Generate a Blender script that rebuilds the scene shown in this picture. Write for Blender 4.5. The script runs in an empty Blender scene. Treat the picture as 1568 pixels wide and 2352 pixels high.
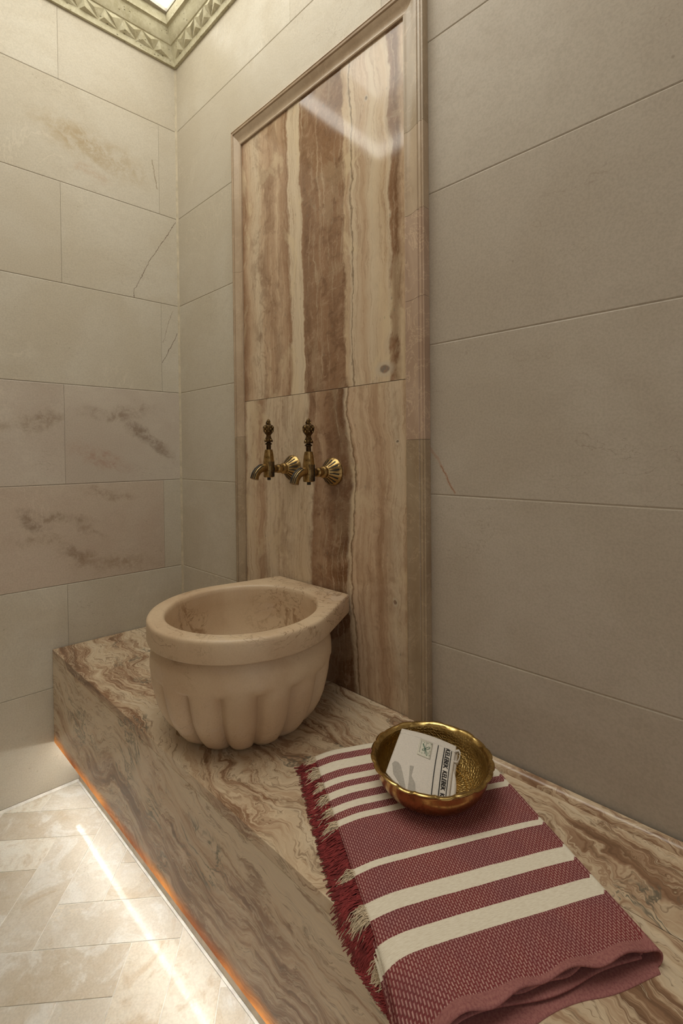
import bpy, bmesh, math, random
from mathutils import Vector, Matrix, noise as mnoise

# ------------------------------------------------------------------ camera / light / exposure
SC = bpy.context.scene
COL = SC.collection
SC.view_settings.view_transform = 'Standard'
SC.view_settings.look = 'None'
SC.view_settings.gamma = 1.0
SC.view_settings.use_curve_mapping = False
SC.view_settings.exposure = 0.0
IMG_W, IMG_H = 1568.0, 2352.0
F_PX, PP_Y = 1082.27, 1058.25
CAM_POS = Vector((1.53794, -0.81494, 0.98744))
YAW, PITCH, ROLL = 2.326734, -0.0149366, -0.0097601
SKY_STRENGTH = 5.0
PANEL_STRENGTH = 4.2
SKY_COLOUR = (1.0, 0.98, 0.88)
LED_STRENGTH = 22.0
LED_COLOUR = (0.95, 0.98, 1.0)

fw = Vector((math.cos(YAW) * math.cos(PITCH), math.sin(YAW) * math.cos(PITCH), math.sin(PITCH)))
rt = fw.cross(Vector((0, 0, 1))).normalized()
up = rt.cross(fw)
cr, sr = math.cos(ROLL), math.sin(ROLL)
SC.cycles.use_light_tree = False
SC.cycles.max_bounces = 5
SC.cycles.diffuse_bounces = 3
SC.cycles.glossy_bounces = 3
SC.cycles.transmission_bounces = 3
r2, u2 = cr * rt + sr * up, -sr * rt + cr * up
cam_data = bpy.data.cameras.new('camera')
cam = bpy.data.objects.new('camera', cam_data)
COL.objects.link(cam)
cam.matrix_world = Matrix(((r2.x, u2.x, -fw.x, CAM_POS.x), (r2.y, u2.y, -fw.y, CAM_POS.y),
                           (r2.z, u2.z, -fw.z, CAM_POS.z), (0, 0, 0, 1)))
cam_data.sensor_fit = 'VERTICAL'
cam_data.sensor_height = 36.0
cam_data.sensor_width = 24.0
cam_data.lens = F_PX / IMG_H * 36.0
cam_data.shift_y = -(IMG_H / 2 - PP_Y) / IMG_H
cam_data.clip_start = 0.01
SC.camera = cam

world = bpy.data.worlds.new('world')
SC.world = world
world.use_nodes = True
world.node_tree.nodes['Background'].inputs[0].default_value = (1.0, 0.97, 0.94, 1)
world.node_tree.nodes['Background'].inputs[1].default_value = 0.75      # fill light, let in by the opening added to the unseen right wall

R = random.Random(7)
# ------------------------------------------------------------------ dimensions (metres, floor at z = 0)
ZB, ZU = 0.4191, 0.144           # bench top / bench underside
Y_FRONT = -0.3985                # bench front
COURSE0 = 1.8036                 # a wall course line, courses are 0.30 m high
LSLOPE = 0.0875                  # left wall runs x = LSLOPE * y (a corner of about 95 degrees)
ROOM_X, ROOM_Y, CEIL = 2.3, -1.55, 2.432

# ------------------------------------------------------------------ helpers
def s2l(c):
    return tuple((v / 12.92 if v <= 0.04045 else ((v + 0.055) / 1.055) ** 2.4) for v in (x / 255.0 for x in c)) + (1.0,)

class NT:
    """small wrapper that builds a node material"""
    def __init__(self, name):
        self.m = bpy.data.materials.new(name)
        self.m.use_nodes = True
        self.t = self.m.node_tree
        for n in list(self.t.nodes):
            self.t.nodes.remove(n)
        self.out = self.t.nodes.new('ShaderNodeOutputMaterial')
    def set(self, sock, v):
        if isinstance(v, bpy.types.NodeSocket):
            self.t.links.new(v, sock)
        elif v is not None:
            if isinstance(v, (tuple, list)) and len(v) == 3 and getattr(sock, 'type', '') == 'RGBA':
                v = tuple(v) + (1.0,)
            sock.default_value = v
    def n(self, typ, ins=None, **props):
        nd = self.t.nodes.new(typ)
        for k, v in props.items():
            setattr(nd, k, v)
        for k, v in (ins or {}).items():
            self.set(nd.inputs[k], v)
        return nd
    def math(self, op, a, b=None, c=None, clamp=False):
        nd = self.n('ShaderNodeMath', operation=op, use_clamp=clamp)
        for i, v in enumerate((a, b, c)):
            if v is not None:
                self.set(nd.inputs[i], v)
        return nd.outputs[0]
    def vmath(self, op, a, b=None):
        nd = self.n('ShaderNodeVectorMath', operation=op)
        self.set(nd.inputs[0], a)
        if b is not None:
            self.set(nd.inputs[1], b)
        return nd.outputs[0]
    def scale(self, v, s):
        return self.vmath('MULTIPLY', v, s)
    def sep(self, v):
        nd = self.n('ShaderNodeSeparateXYZ', {0: v})
        return nd.outputs
    def comb(self, x=0.0, y=0.0, z=0.0):
        return self.n('ShaderNodeCombineXYZ', {0: x, 1: y, 2: z}).outputs[0]
    def coord(self, kind='Object'):
        return self.n('ShaderNodeTexCoord').outputs[kind]
    def rnd(self):
        return self.n('ShaderNodeObjectInfo').outputs['Random']
    def noise(self, v, scale=5.0, detail=3.0, rough=0.55, dist=0.0, out=0):
        return self.n('ShaderNodeTexNoise', {'Vector': v, 'Scale': scale, 'Detail': detail, 'Roughness': rough, 'Distortion': dist}).outputs[out]
    def voro(self, v, scale=5.0, feature='F1', out='Distance', rand=1.0):
        return self.n('ShaderNodeTexVoronoi', {'Vector': v, 'Scale': scale, 'Randomness': rand}, feature=feature).outputs[out]
    def ramp(self, fac, stops, interp='LINEAR'):
        nd = self.n('ShaderNodeValToRGB', {0: fac})
        cr_ = nd.color_ramp
        cr_.interpolation = interp
        el = cr_.elements
        while len(el) > 1:
            el.remove(el[-1])
        el[0].position = stops[0][0]
        el[0].color = stops[0][1]
        for p, c in stops[1:]:
            e = el.new(p)
            e.color = c
        return nd.outputs[0]
    def fmap(self, v, a, b, c=0.0, d=1.0, smooth=True):
        nd = self.n('ShaderNodeMapRange', {0: v, 1: a, 2: b, 3: c, 4: d})
        nd.interpolation_type = 'SMOOTHSTEP' if smooth else 'LINEAR'
        return nd.outputs[0]
    def mix(self, f, a, b, mode='MIX'):
        nd = self.n('ShaderNodeMix', data_type='RGBA', blend_type=mode)
        self.set(nd.inputs[0], f)
        self.set(nd.inputs[6], a)
        self.set(nd.inputs[7], b)
        return nd.outputs[2]
    def bump(self, h, strength=0.2, dist=0.002, normal=None):
        return self.n('ShaderNodeBump', {'Height': h, 'Strength': strength, 'Distance': dist, 'Normal': normal}).outputs[0]
    def bsdf(self, col, rough=0.5, metal=0.0, normal=None, **kw):
        nd = self.n('ShaderNodeBsdfPrincipled', {'Base Color': col, 'Roughness': rough, 'Metallic': metal})
        if normal is not None:
            self.set(nd.inputs['Normal'], normal)
        for k, v in kw.items():
            self.set(nd.inputs[k], v)
        return nd.outputs[0]
    def done(self, sh):
        self.t.links.new(sh, self.out.inputs[0])
        return self.m

def C(*rgb):
    return s2l(rgb)

class MB:
    """collects vertices and faces of ONE object"""
    def __init__(self):
        self.v, self.f, self.uv = [], [], None
    def add(self, verts, faces):
        o = len(self.v)
        self.v += [tuple(p) for p in verts]
        self.f += [tuple(i + o for i in fc) for fc in faces]
    def box(self, x0, x1, y0, y1, z0, z1):
        self.add([(x0, y0, z0), (x1, y0, z0), (x1, y1, z0), (x0, y1, z0), (x0, y0, z1), (x1, y0, z1), (x1, y1, z1), (x0, y1, z1)],
                 [(0, 3, 2, 1), (4, 5, 6, 7), (0, 1, 5, 4), (1, 2, 6, 5), (2, 3, 7, 6), (3, 0, 4, 7)])
    def prism(self, poly, z0, z1):
        n = len(poly)
        self.add([(p[0], p[1], z0) for p in poly] + [(p[0], p[1], z1) for p in poly],
                 [tuple(range(n - 1, -1, -1)), tuple(range(n, 2 * n))] + [(i, (i + 1) % n, n + (i + 1) % n, n + i) for i in range(n)])
    def rings(self, rings, close=True, cap0=False, cap1=False):
        o = len(self.v)
        n = len(rings[0])
        for r in rings:
            self.v += [tuple(p) for p in r]
        m = n if close else n - 1
        for j in range(len(rings) - 1):
            for i in range(m):
                a, b = o + j * n + i, o + j * n + (i + 1) % n
                self.f.append((a, b, b + n, a + n))
        if cap0:
            self.f.append(tuple(o + i for i in range(n - 1, -1, -1)))
        if cap1:
            self.f.append(tuple(o + (len(rings) - 1) * n + i for i in range(n)))
    def lathe(self, prof, n=48, centre=(0, 0, 0), axis='z', rfun=None, cap0=True, cap1=True):
        rs = []
        for (r, h) in prof:
            ring = []
            for i in range(n):
                a = 2 * math.pi * i / n
                rr = rfun(r, h, a) if rfun else r
                if axis == 'z':
                    ring.append((centre[0] + rr * math.cos(a), centre[1] + rr * math.sin(a), centre[2] + h))
                else:      # axis -y : h runs towards the room
                    ring.append((centre[0] + rr * math.cos(a), centre[1] - h, centre[2] + rr * math.sin(a)))
            rs.append(ring)
        self.rings(rs, True, cap0, cap1)
    def tube(self, pts, rad, sides=8, caps=True):
        rs = []
        n = len(pts)
        prev = None
        for i, p in enumerate(pts):
            p = Vector(p)
            t = (Vector(pts[min(i + 1, n - 1)]) - Vector(pts[max(i - 1, 0)])).normalized()
            ref = prev if prev is not None else (Vector((0, 0, 1)) if abs(t.z) < 0.9 else Vector((1, 0, 0)))
            b = t.cross(ref)
            if b.length < 1e-6:
                b = t.cross(Vector((1, 0, 0)))
            b.normalize()
            c = b.cross(t).normalized()
            prev = c
            r = rad[i] if isinstance(rad, (list, tuple)) else rad
            rs.append([tuple(p + r * (math.cos(2 * math.pi * k / sides) * b + math.sin(2 * math.pi * k / sides) * c)) for k in range(sides)])
        self.rings(rs, True, caps, caps)
    def build(self, name, mat, parent=None, loc=None, smooth=False, angle=40, fixn=True, bevel=0.0, uvs=None):
        me = bpy.data.meshes.new(name)
        vs = self.v
        if loc is not None:
            vs = [(p[0] - loc[0], p[1] - loc[1], p[2] - loc[2]) for p in vs]
        me.from_pydata(vs, [], self.f)
        me.update()
        if uvs is not None:
            lay = me.uv_layers.new(name='UVMap')
            for lp in me.loops:
                lay.data[lp.index].uv = uvs[lp.vertex_index]
        if fixn or bevel:
            bm = bmesh.new()
            bm.from_mesh(me)
            if bevel:
                es = [e for e in bm.edges if len(e.link_faces) == 2 and e.calc_face_angle(0) > 0.6]
                bmesh.ops.bevel(bm, geom=es, offset=bevel, segments=2, affect='EDGES', profile=0.6)
            bmesh.ops.recalc_face_normals(bm, faces=bm.faces)
            bm.to_mesh(me)
            bm.free()
        if mat is not None:
            me.materials.append(mat)
        if smooth:
            for p in me.polygons:
                p.use_smooth = True
            if angle < 180:
                me.set_sharp_from_angle(angle=math.radians(angle))
        ob = bpy.data.objects.new(name, me)
        COL.objects.link(ob)
        if loc is not None:
            ob.location = loc
        if parent is not None:
            ob.parent = parent
        return ob

def empty(name, loc=(0, 0, 0)):
    o = bpy.data.objects.new(name, None)
    o.empty_display_size = 0.05
    COL.objects.link(o)
    o.location = loc
    return o

def tag(o, label=None, cat=None, group=None, kind=None):
    for k, v in (('label', label), ('category', cat), ('group', group), ('kind', kind)):
        if v:
            o[k] = v
    return o

# ------------------------------------------------------------------ materials
def limestone(name, c1, c2, c3, vein=0.24, rough=0.42, stain=None, cracks=(), bumpy=0.12, ax=1, spec=0.18, dark=None, cloud=0.0):
    """honed beige limestone; stain: list of (y, z, ry, rz, rgb, strength); cracks: polylines in local (s, z)"""
    N = NT(name)
    co = N.coord()
    off = N.comb(N.math('MULTIPLY', N.rnd(), 37.0), N.math('MULTIPLY', N.rnd(), 91.0), N.math('MULTIPLY', N.rnd(), 53.0))
    p = N.vmath('ADD', co, off)
    big = N.noise(p, 3.2, 3, 0.6, 0.6)
    col = N.mix(N.fmap(big, 0.35, 0.68), c1, c2)
    col = N.mix(N.math('MULTIPLY', N.fmap(N.rnd(), 0.2, 1.0), 0.35), col, c3)
    fine = N.noise(N.scale(p, (1, 1, 1.7)), 26.0, 3, 0.7)
    col = N.mix(N.fmap(fine, 0.42, 0.75, 0, 0.35), col, c3)
    if cloud:
        cn = N.noise(p, 10.0, 5, 0.72, 1.0)
        col = N.mix(N.fmap(cn, 0.50, 0.66, 0, cloud), col, c3)
        col = N.mix(N.fmap(cn, 0.44, 0.30, 0, cloud * 0.7), col, C(188, 166, 134))
    grit = N.noise(p, 260.0, 1, 0.6)
    col = N.mix(N.fmap(grit, 0.3, 0.75, 0.0, 0.16), col, N.mix(1.0, col, (0.35, 0.32, 0.28, 1), 'MULTIPLY'))
    # short hair veins, pale and dark
    v1 = N.math('ABSOLUTE', N.math('SUBTRACT', N.noise(N.scale(p, (1.0, 1.0, 0.6)), 5.0, 5, 0.68, 0.8), 0.5))
    m1 = N.math('MULTIPLY', N.fmap(v1, 0.0, 0.012, 1, 0), N.fmap(N.noise(p, 4.0, 1), 0.53, 0.70))
    col = N.mix(N.math('MULTIPLY', m1, vein), col, C(226, 214, 194))
    v2 = N.math('ABSOLUTE', N.math('SUBTRACT', N.noise(N.scale(p, (0.6, 0.6, 1.1)), 8.0, 5, 0.72, 0.5), 0.5))
    m2 = N.math('MULTIPLY', N.fmap(v2, 0.0, 0.006, 1, 0), N.fmap(N.noise(N.vmath('ADD', p, (9, 3, 1)), 5.0, 1), 0.58, 0.72))
    col = N.mix(N.math('MULTIPLY', m2, vein * 1.3 if dark is None else dark), col, C(120, 96, 70))
    spk = N.fmap(N.voro(p, 30.0), 0.02, 0.10, 1, 0)
    spk = N.math('MULTIPLY', spk, N.fmap(N.noise(p, 9.0, 1), 0.56, 0.68))
    col = N.mix(N.math('MULTIPLY', spk, 0.4), col, C(122, 106, 80))
    if stain:
        xyz = N.sep(co)
        wv = N.noise(co, 14.0, 5, 0.7, 0.5, out=1)
        ws = N.sep(wv)
        for (y0, z0, ry, rz, tilt, rgb, st) in stain:
            dy = N.math('SUBTRACT', N.math('ADD', xyz[1], N.math('MULTIPLY', N.math('SUBTRACT', ws[0], 0.5), 0.12)), y0)
            dz = N.math('SUBTRACT', N.math('ADD', xyz[2], N.math('MULTIPLY', N.math('SUBTRACT', ws[1], 0.5), 0.10)), z0)
            ct, sn = math.cos(tilt), math.sin(tilt)
            a = N.math('ADD', N.math('MULTIPLY', dy, ct / ry), N.math('MULTIPLY', dz, sn / ry))
            b = N.math('ADD', N.math('MULTIPLY', dy, -sn / rz), N.math('MULTIPLY', dz, ct / rz))
            d = N.math('SQRT', N.math('ADD', N.math('MULTIPLY', a, a), N.math('MULTIPLY', b, b)))
            m = N.fmap(d, 0.15, 1.05, 1, 0)
            gran = N.fmap(N.noise(co, 34.0, 6, 0.75, 0.6), 0.38, 0.62, 0.15, 1.0)
            col = N.mix(N.math('MULTIPLY', N.math('MULTIPLY', m, gran), st * 0.68), col, s2l(rgb))
    for (pts, w, rgb, st) in cracks:
        xyz = N.sep(co)
        wob = N.math('MULTIPLY', N.math('SUBTRACT', N.noise(co, 38.0, 4, 0.7), 0.5), 0.016)
        dmin = None
        for (y0, z0), (y1, z1) in zip(pts[:-1], pts[1:]):
            L = math.hypot(y1 - y0, z1 - z0)
            ty, tz = (y1 - y0) / L, (z1 - z0) / L
            dy = N.math('SUBTRACT', N.math('ADD', xyz[ax], wob), y0)
            dz = N.math('SUBTRACT', xyz[2], z0)
            al = N.math('ADD', N.math('MULTIPLY', dy, ty), N.math('MULTIPLY', dz, tz))
            pe = N.math('ABSOLUTE', N.math('SUBTRACT', N.math('MULTIPLY', dy, tz), N.math('MULTIPLY', dz, ty)))
            ou = N.math('MAXIMUM', N.math('MULTIPLY', al, -1.0), N.math('SUBTRACT', al, L))
            d = N.math('MAXIMUM', pe, ou)
            dmin = d if dmin is None else N.math('MINIMUM', dmin, d)
        col = N.mix(N.math('MULTIPLY', N.fmap(dmin, w * 0.4, w, 1, 0), st), col, s2l(rgb))
    rg = N.fmap(fine, 0.3, 0.7, rough * 0.8, rough * 1.2)
    return N.done(N.bsdf(col, rg, normal=N.bump(N.math('ADD', fine, N.math('MULTIPLY', grit, 0.5)), bumpy, 0.001), **{'Specular IOR Level': spec}))

LIME = (C(203, 194, 177), C(195, 184, 164), C(190, 178, 159))
M_wall = limestone('wall_limestone', *LIME)
M_wall_stain = limestone('wall_limestone_stained', *LIME, stain=[(0.11, -0.02, 0.22, 0.085, -0.22, (164, 140, 102), 0.8), (0.03, 0.0, 0.13, 0.06, -0.3, (168, 146, 108), 0.7), (0.09, -0.10, 0.06, 0.025, -0.2, (172, 134, 100), 0.6)],
                         cracks=[([(0.272, 0.022), (0.281, -0.03), (0.287, -0.068)], 0.0022, (120, 100, 66), 0.55)])
M_wall_crack = limestone('wall_limestone_cracked', *LIME, cracks=[([(0.172, 0.139), (0.118, 0.044), (0.081, -0.017), (0.052, -0.082), (0.032, -0.122), (0.029, -0.15)], 0.0011, (96, 74, 56), 0.9)])
M_wall_crack2 = limestone('wall_limestone_short_crack', *LIME, cracks=[([(0.026, 0.056), (0.004, 0.01), (-0.027, -0.05)], 0.0012, (88, 66, 48), 0.9), ([(0.010, 0.13), (-0.005, 0.085), (-0.024, 0.018)], 0.0008, (112, 90, 68), 0.7)])
GREY = (C(200, 188, 172), C(190, 176, 160), C(187, 171, 156))
M_wall_grey = limestone('wall_limestone_clouded', *GREY,
                        stain=[(0.055, 0.0, 0.16, 0.034, -0.72, (120, 98, 78), 0.95), (-0.02, 0.075, 0.17, 0.03, 0.10, (138, 116, 96), 0.8), (-0.08, -0.07, 0.14, 0.035, -0.40, (166, 128, 108), 0.8), (0.13, -0.05, 0.08, 0.03, -0.7, (142, 120, 100), 0.7)])
M_wall_grey_b = limestone('wall_limestone_clouded_edge', *GREY,
                          stain=[(0.23, 0.035, 0.10, 0.035, 0.25, (134, 112, 88), 0.85), (0.12, 0.03, 0.08, 0.03, 0.0, (150, 130, 106), 0.7)])
M_wall_grey2 = limestone('wall_limestone_brown_flecked', C(200, 185, 166), C(190, 171, 152), C(186, 166, 149),
                         stain=[(-0.09, 0.045, 0.06, 0.026, -0.6, (116, 94, 74), 0.95), (-0.01, 0.055, 0.13, 0.024, -0.2, (132, 110, 86), 0.9), (0.03, -0.07, 0.08, 0.03, -0.75, (128, 104, 80), 0.9), (0.15, -0.11, 0.17, 0.036, -0.12, (146, 120, 92), 0.8), (0.12, 0.115, 0.12, 0.02, -0.2, (140, 114, 88), 0.8), (-0.07, -0.01, 0.10, 0.022, -0.1, (142, 120, 92), 0.8), (0.07, 0.0, 0.07, 0.02, -0.5, (140, 116, 90), 0.7)])
M_wall_r = limestone('wall_limestone_rosy', C(190, 178, 162), C(182, 169, 152), C(177, 163, 147), vein=0.22)
M_wall_rust = limestone('wall_limestone_rust_vein', C(190, 178, 162), C(182, 169, 152), C(177, 163, 147), vein=0.25, ax=0,
                        cracks=[([(-0.286, -0.058), (-0.269, -0.079), (-0.2546, -0.105), (-0.245, -0.126), (-0.231, -0.144)], 0.0040, (176, 134, 106), 0.4), ([(-0.262, -0.092), (-0.2546, -0.105), (-0.245, -0.126), (-0.231, -0.144)], 0.0012, (146, 94, 58), 0.75)])
M_floor = limestone('floor_limestone', C(211, 200, 182), C(197, 182, 159), C(228, 224, 215), vein=1.0, rough=0.055, bumpy=0.01, spec=0.09, dark=0.25, cloud=0.75)
M_floor_white = limestone('floor_limestone_white', C(234, 229, 217), C(228, 221, 206), C(200, 180, 152), vein=0.6, rough=0.055, bumpy=0.01, spec=0.09, dark=0.25, cloud=0.75)

def simple(name, rgb, rough=0.6, var=0.12, scale=40.0, metal=0.0, bump=0.1):
    N = NT(name)
    p = N.coord()
    nz = N.noise(p, scale, 4, 0.6)
    c = s2l(rgb)
    dk = tuple(v * (1 - 2 * var) for v in c[:3]) + (1,)
    col = N.mix(N.fmap(nz, 0.35, 0.7), c, dk)
    return N.done(N.bsdf(col, rough, metal, normal=N.bump(nz, bump, 0.001)))

M_grout = simple('pale_grout', (196, 182, 156), 0.8)
M_grout_floor = simple('floor_grout', (236, 230, 218), 0.8)
M_plinth = simple('plinth_stone', (214, 202, 182), 0.6)
M_shell = simple('plain_limestone', (184, 172, 155), 0.6, 0.05, 8)
M_white = simple('white_plaster', (240, 238, 232), 0.8, 0.02)
M_ceil = simple('ceiling_plaster', (196, 188, 172), 0.8)

def travertine():
    N = NT('carved_travertine')
    p = N.coord()
    big = N.noise(N.scale(p, (1, 1, 2.5)), 9, 4, 0.6)
    col = N.mix(N.fmap(big, 0.3, 0.7), C(204, 196, 166), C(180, 170, 138))
    fine = N.noise(p, 90, 4, 0.7)
    col = N.mix(N.fmap(fine, 0.4, 0.75, 0, 0.5), col, C(226, 220, 196))
    pit = N.math('MULTIPLY', N.fmap(N.voro(N.scale(p, (1, 1, 1.6)), 70), 0.06, 0.26, 1, 0), N.fmap(N.noise(p, 30, 2), 0.47, 0.57))
    col = N.mix(N.math('MULTIPLY', pit, 0.75), col, C(92, 78, 46))
    h = N.math('SUBTRACT', fine, N.math('MULTIPLY', pit, 2.0))
    return N.done(N.bsdf(col, 0.75, normal=N.bump(h, 0.5, 0.002)))
M_trav = travertine()

def onyx_panel(name, stops, blotch, knots=(), seed=0.0):
    """upright banded onyx: colour bands across the slab's width with wavering edges, streaks and clouds"""
    N = NT(name)
    co = N.coord()
    p = N.vmath('ADD', co, (seed, seed * 0.7, seed * 1.3))
    x, y, z = N.sep(co)
    w1 = N.noise(N.scale(p, (0.4, 1, 1)), 3.4, 3, 0.5)
    w2 = N.noise(N.scale(p, (1, 1, 0.55)), 22.0, 4, 0.65)
    w3 = N.noise(N.scale(p, (1.2, 1, 0.9)), 85.0, 3, 0.6)
    u = N.math('DIVIDE', x, 0.575)
    u = N.math('ADD', u, N.math('MULTIPLY', N.math('SUBTRACT', w1, 0.5), 0.14))
    u = N.math('ADD', u, N.math('MULTIPLY', N.math('SUBTRACT', w2, 0.5), 0.055))
    u = N.math('ADD', u, N.math('MULTIPLY', N.math('SUBTRACT', w3, 0.5), 0.012))
    col = N.ramp(u, [(a, C(*c)) for a, c in stops])
    # fine upright growth lines
    st = N.noise(N.comb(N.math('MULTIPLY', u, 70.0), 0.0, N.math('MULTIPLY', z, 2.2)), 1.0, 4, 0.65)
    col = N.mix(N.fmap(st, 0.5, 0.66, 0, 0.34), col, C(150, 112, 80))
    col = N.mix(N.fmap(st, 0.46, 0.34, 0, 0.40), col, C(222, 200, 168))
    ln = N.math('ABSOLUTE', N.math('SUBTRACT', N.noise(N.comb(N.math('MULTIPLY', u, 26.0), 3.0, N.math('MULTIPLY', z, 1.6)), 1.0, 4, 0.7), 0.5))
    col = N.mix(N.fmap(ln, 0.0, 0.03, 0.3, 0), col, C(140, 104, 74))
    # cloudy brown blotches, darker cores and pale windows inside the brown
    bl = N.noise(N.scale(p, (1.0, 1, 0.6)), 15.0, 5, 0.68, 0.5)
    msk = N.ramp(u, [(a, (b, b, b, 1)) for a, b in blotch])
    col = N.mix(N.math('MULTIPLY', N.fmap(bl, 0.46, 0.64, 0, 0.85), msk), col, C(122, 88, 62))
    bl2 = N.noise(N.vmath('ADD', N.scale(p, (1.0, 1, 0.85)), (3.1, 0.0, 7.7)), 34.0, 5, 0.7, 0.7)
    col = N.mix(N.math('MULTIPLY', N.fmap(bl2, 0.52, 0.66, 0, 0.6), msk), col, C(106, 74, 50))
    col = N.mix(N.math('MULTIPLY', N.fmap(bl2, 0.44, 0.32, 0, 0.5), msk), col, C(184, 152, 124))
    # fine cross layering
    crz = N.math('ABSOLUTE', N.math('SUBTRACT', N.noise(N.comb(N.math('MULTIPLY', x, 16.0), 1.0, N.math('ADD', N.math('MULTIPLY', z, 60.0), N.math('MULTIPLY', x, -18.0))), 1.0, 4, 0.65, 0.6), 0.5))
    col = N.mix(N.math('MULTIPLY', N.fmap(crz, 0.0, 0.03, 0.16, 0), msk), col, C(190, 158, 130))
    # cream healing and grey-green flecks
    cw = N.noise(N.scale(p, (1, 1, 0.6)), 9.0, 5, 0.65, 0.8)
    col = N.mix(N.math('MULTIPLY', N.fmap(cw, 0.53, 0.63), N.math('SUBTRACT', 0.75, N.math('MULTIPLY', msk, 0.6))), col, C(212, 190, 156))
    gf = N.math('MULTIPLY', N.fmap(N.voro(N.scale(p, (1.3, 1, 0.6)), 48), 0.04, 0.16, 1, 0), N.fmap(N.noise(p, 12, 2), 0.50, 0.62))
    col = N.mix(N.math('MULTIPLY', gf, 0.6), col, C(128, 120, 102))
    # one open fissure
    fi = N.math('ABSOLUTE', N.math('SUBTRACT', u, 0.735))
    col = N.mix(N.fmap(fi, 0.0, 0.006, 0.75, 0), col, C(108, 84, 60))
    for (kx, kz, rx_, rz_, dark_) in knots:
        a = N.math('DIVIDE', N.math('SUBTRACT', N.math('ADD', x, N.math('MULTIPLY', N.math('SUBTRACT', w3, 0.5), 0.010)), kx), rx_)
        b = N.math('DIVIDE', N.math('SUBTRACT', N.math('ADD', z, N.math('MULTIPLY', N.math('SUBTRACT', w2, 0.5), 0.010)), kz), rz_)
        dd = N.math('SQRT', N.math('ADD', N.math('MULTIPLY', a, a), N.math('MULTIPLY', b, b)))
        col = N.mix(N.fmap(dd, 1.0, 2.0, 0.7, 0), col, C(196, 180, 158))
        col = N.mix(N.fmap(dd, 0.6, 1.0, 0.75, 0), col, N.mix(N.fmap(w3, 0.4, 0.6), C(*dark_), C(128, 92, 70)))
    return N.done(N.bsdf(col, N.fmap(bl, 0.3, 0.7, 0.06, 0.10), normal=N.bump(w2, 0.006, 0.001), **{'Specular IOR Level': 0.5}))

CR, TA, MI, BR, DB = (210, 190, 162), (196, 168, 138), (178, 146, 116), (150, 116, 88), (118, 86, 60)
M_onyx_up = onyx_panel('onyx_banded_upper', [(0.0, BR), (0.03, MI), (0.045, TA), (0.12, CR), (0.16, TA), (0.22, MI), (0.27, TA), (0.31, MI), (0.345, BR), (0.36, CR), (0.435, CR), (0.44, BR), (0.455, (134, 102, 76)), (0.55, BR), (0.62, (140, 106, 78)), (0.69, BR), (0.70, (206, 180, 146)), (0.715, TA), (0.73, CR), (0.80, TA), (0.84, CR), (0.90, (204, 178, 146)), (0.925, CR), (0.935, BR), (0.965, DB), (0.985, TA)],
                       [(0.0, 0.5), (0.04, 0.15), (0.15, 0.7), (0.25, 0.5), (0.34, 0.55), (0.36, 0.0), (0.44, 0.0), (0.46, 0.95), (0.69, 1.0), (0.71, 0.08), (0.92, 0.12), (0.95, 0.8), (0.99, 0.3)], knots=[(0.516, 0.751, 0.017, 0.011, (96, 84, 78)), (0.471, 1.355, 0.004, 0.005, (96, 84, 70))], seed=1.7)
M_onyx_low = onyx_panel('onyx_banded_lower', [(0.0, BR), (0.025, CR), (0.10, TA), (0.14, MI), (0.18, CR), (0.28, (206, 184, 156)), (0.36, CR), (0.44, (204, 182, 152)), (0.49, CR), (0.505, BR), (0.56, MI), (0.60, BR), (0.66, DB), (0.705, (104, 70, 44)), (0.725, CR), (0.735, MI), (0.75, (208, 180, 150)), (0.80, TA), (0.83, (204, 176, 146)), (0.87, MI), (0.90, TA), (0.95, CR), (1.0, TA)],
                        [(0.0, 0.4), (0.05, 0.1), (0.14, 0.5), (0.20, 0.15), (0.30, 0.45), (0.45, 0.1), (0.51, 0.8), (0.70, 1.0), (0.73, 0.1), (0.85, 0.4), (1.0, 0.2)], knots=[(0.540, 0.247, 0.005, 0.006, (84, 66, 48)), (0.549, 0.594, 0.004, 0.003, (84, 66, 48))], seed=5.1)

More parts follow.
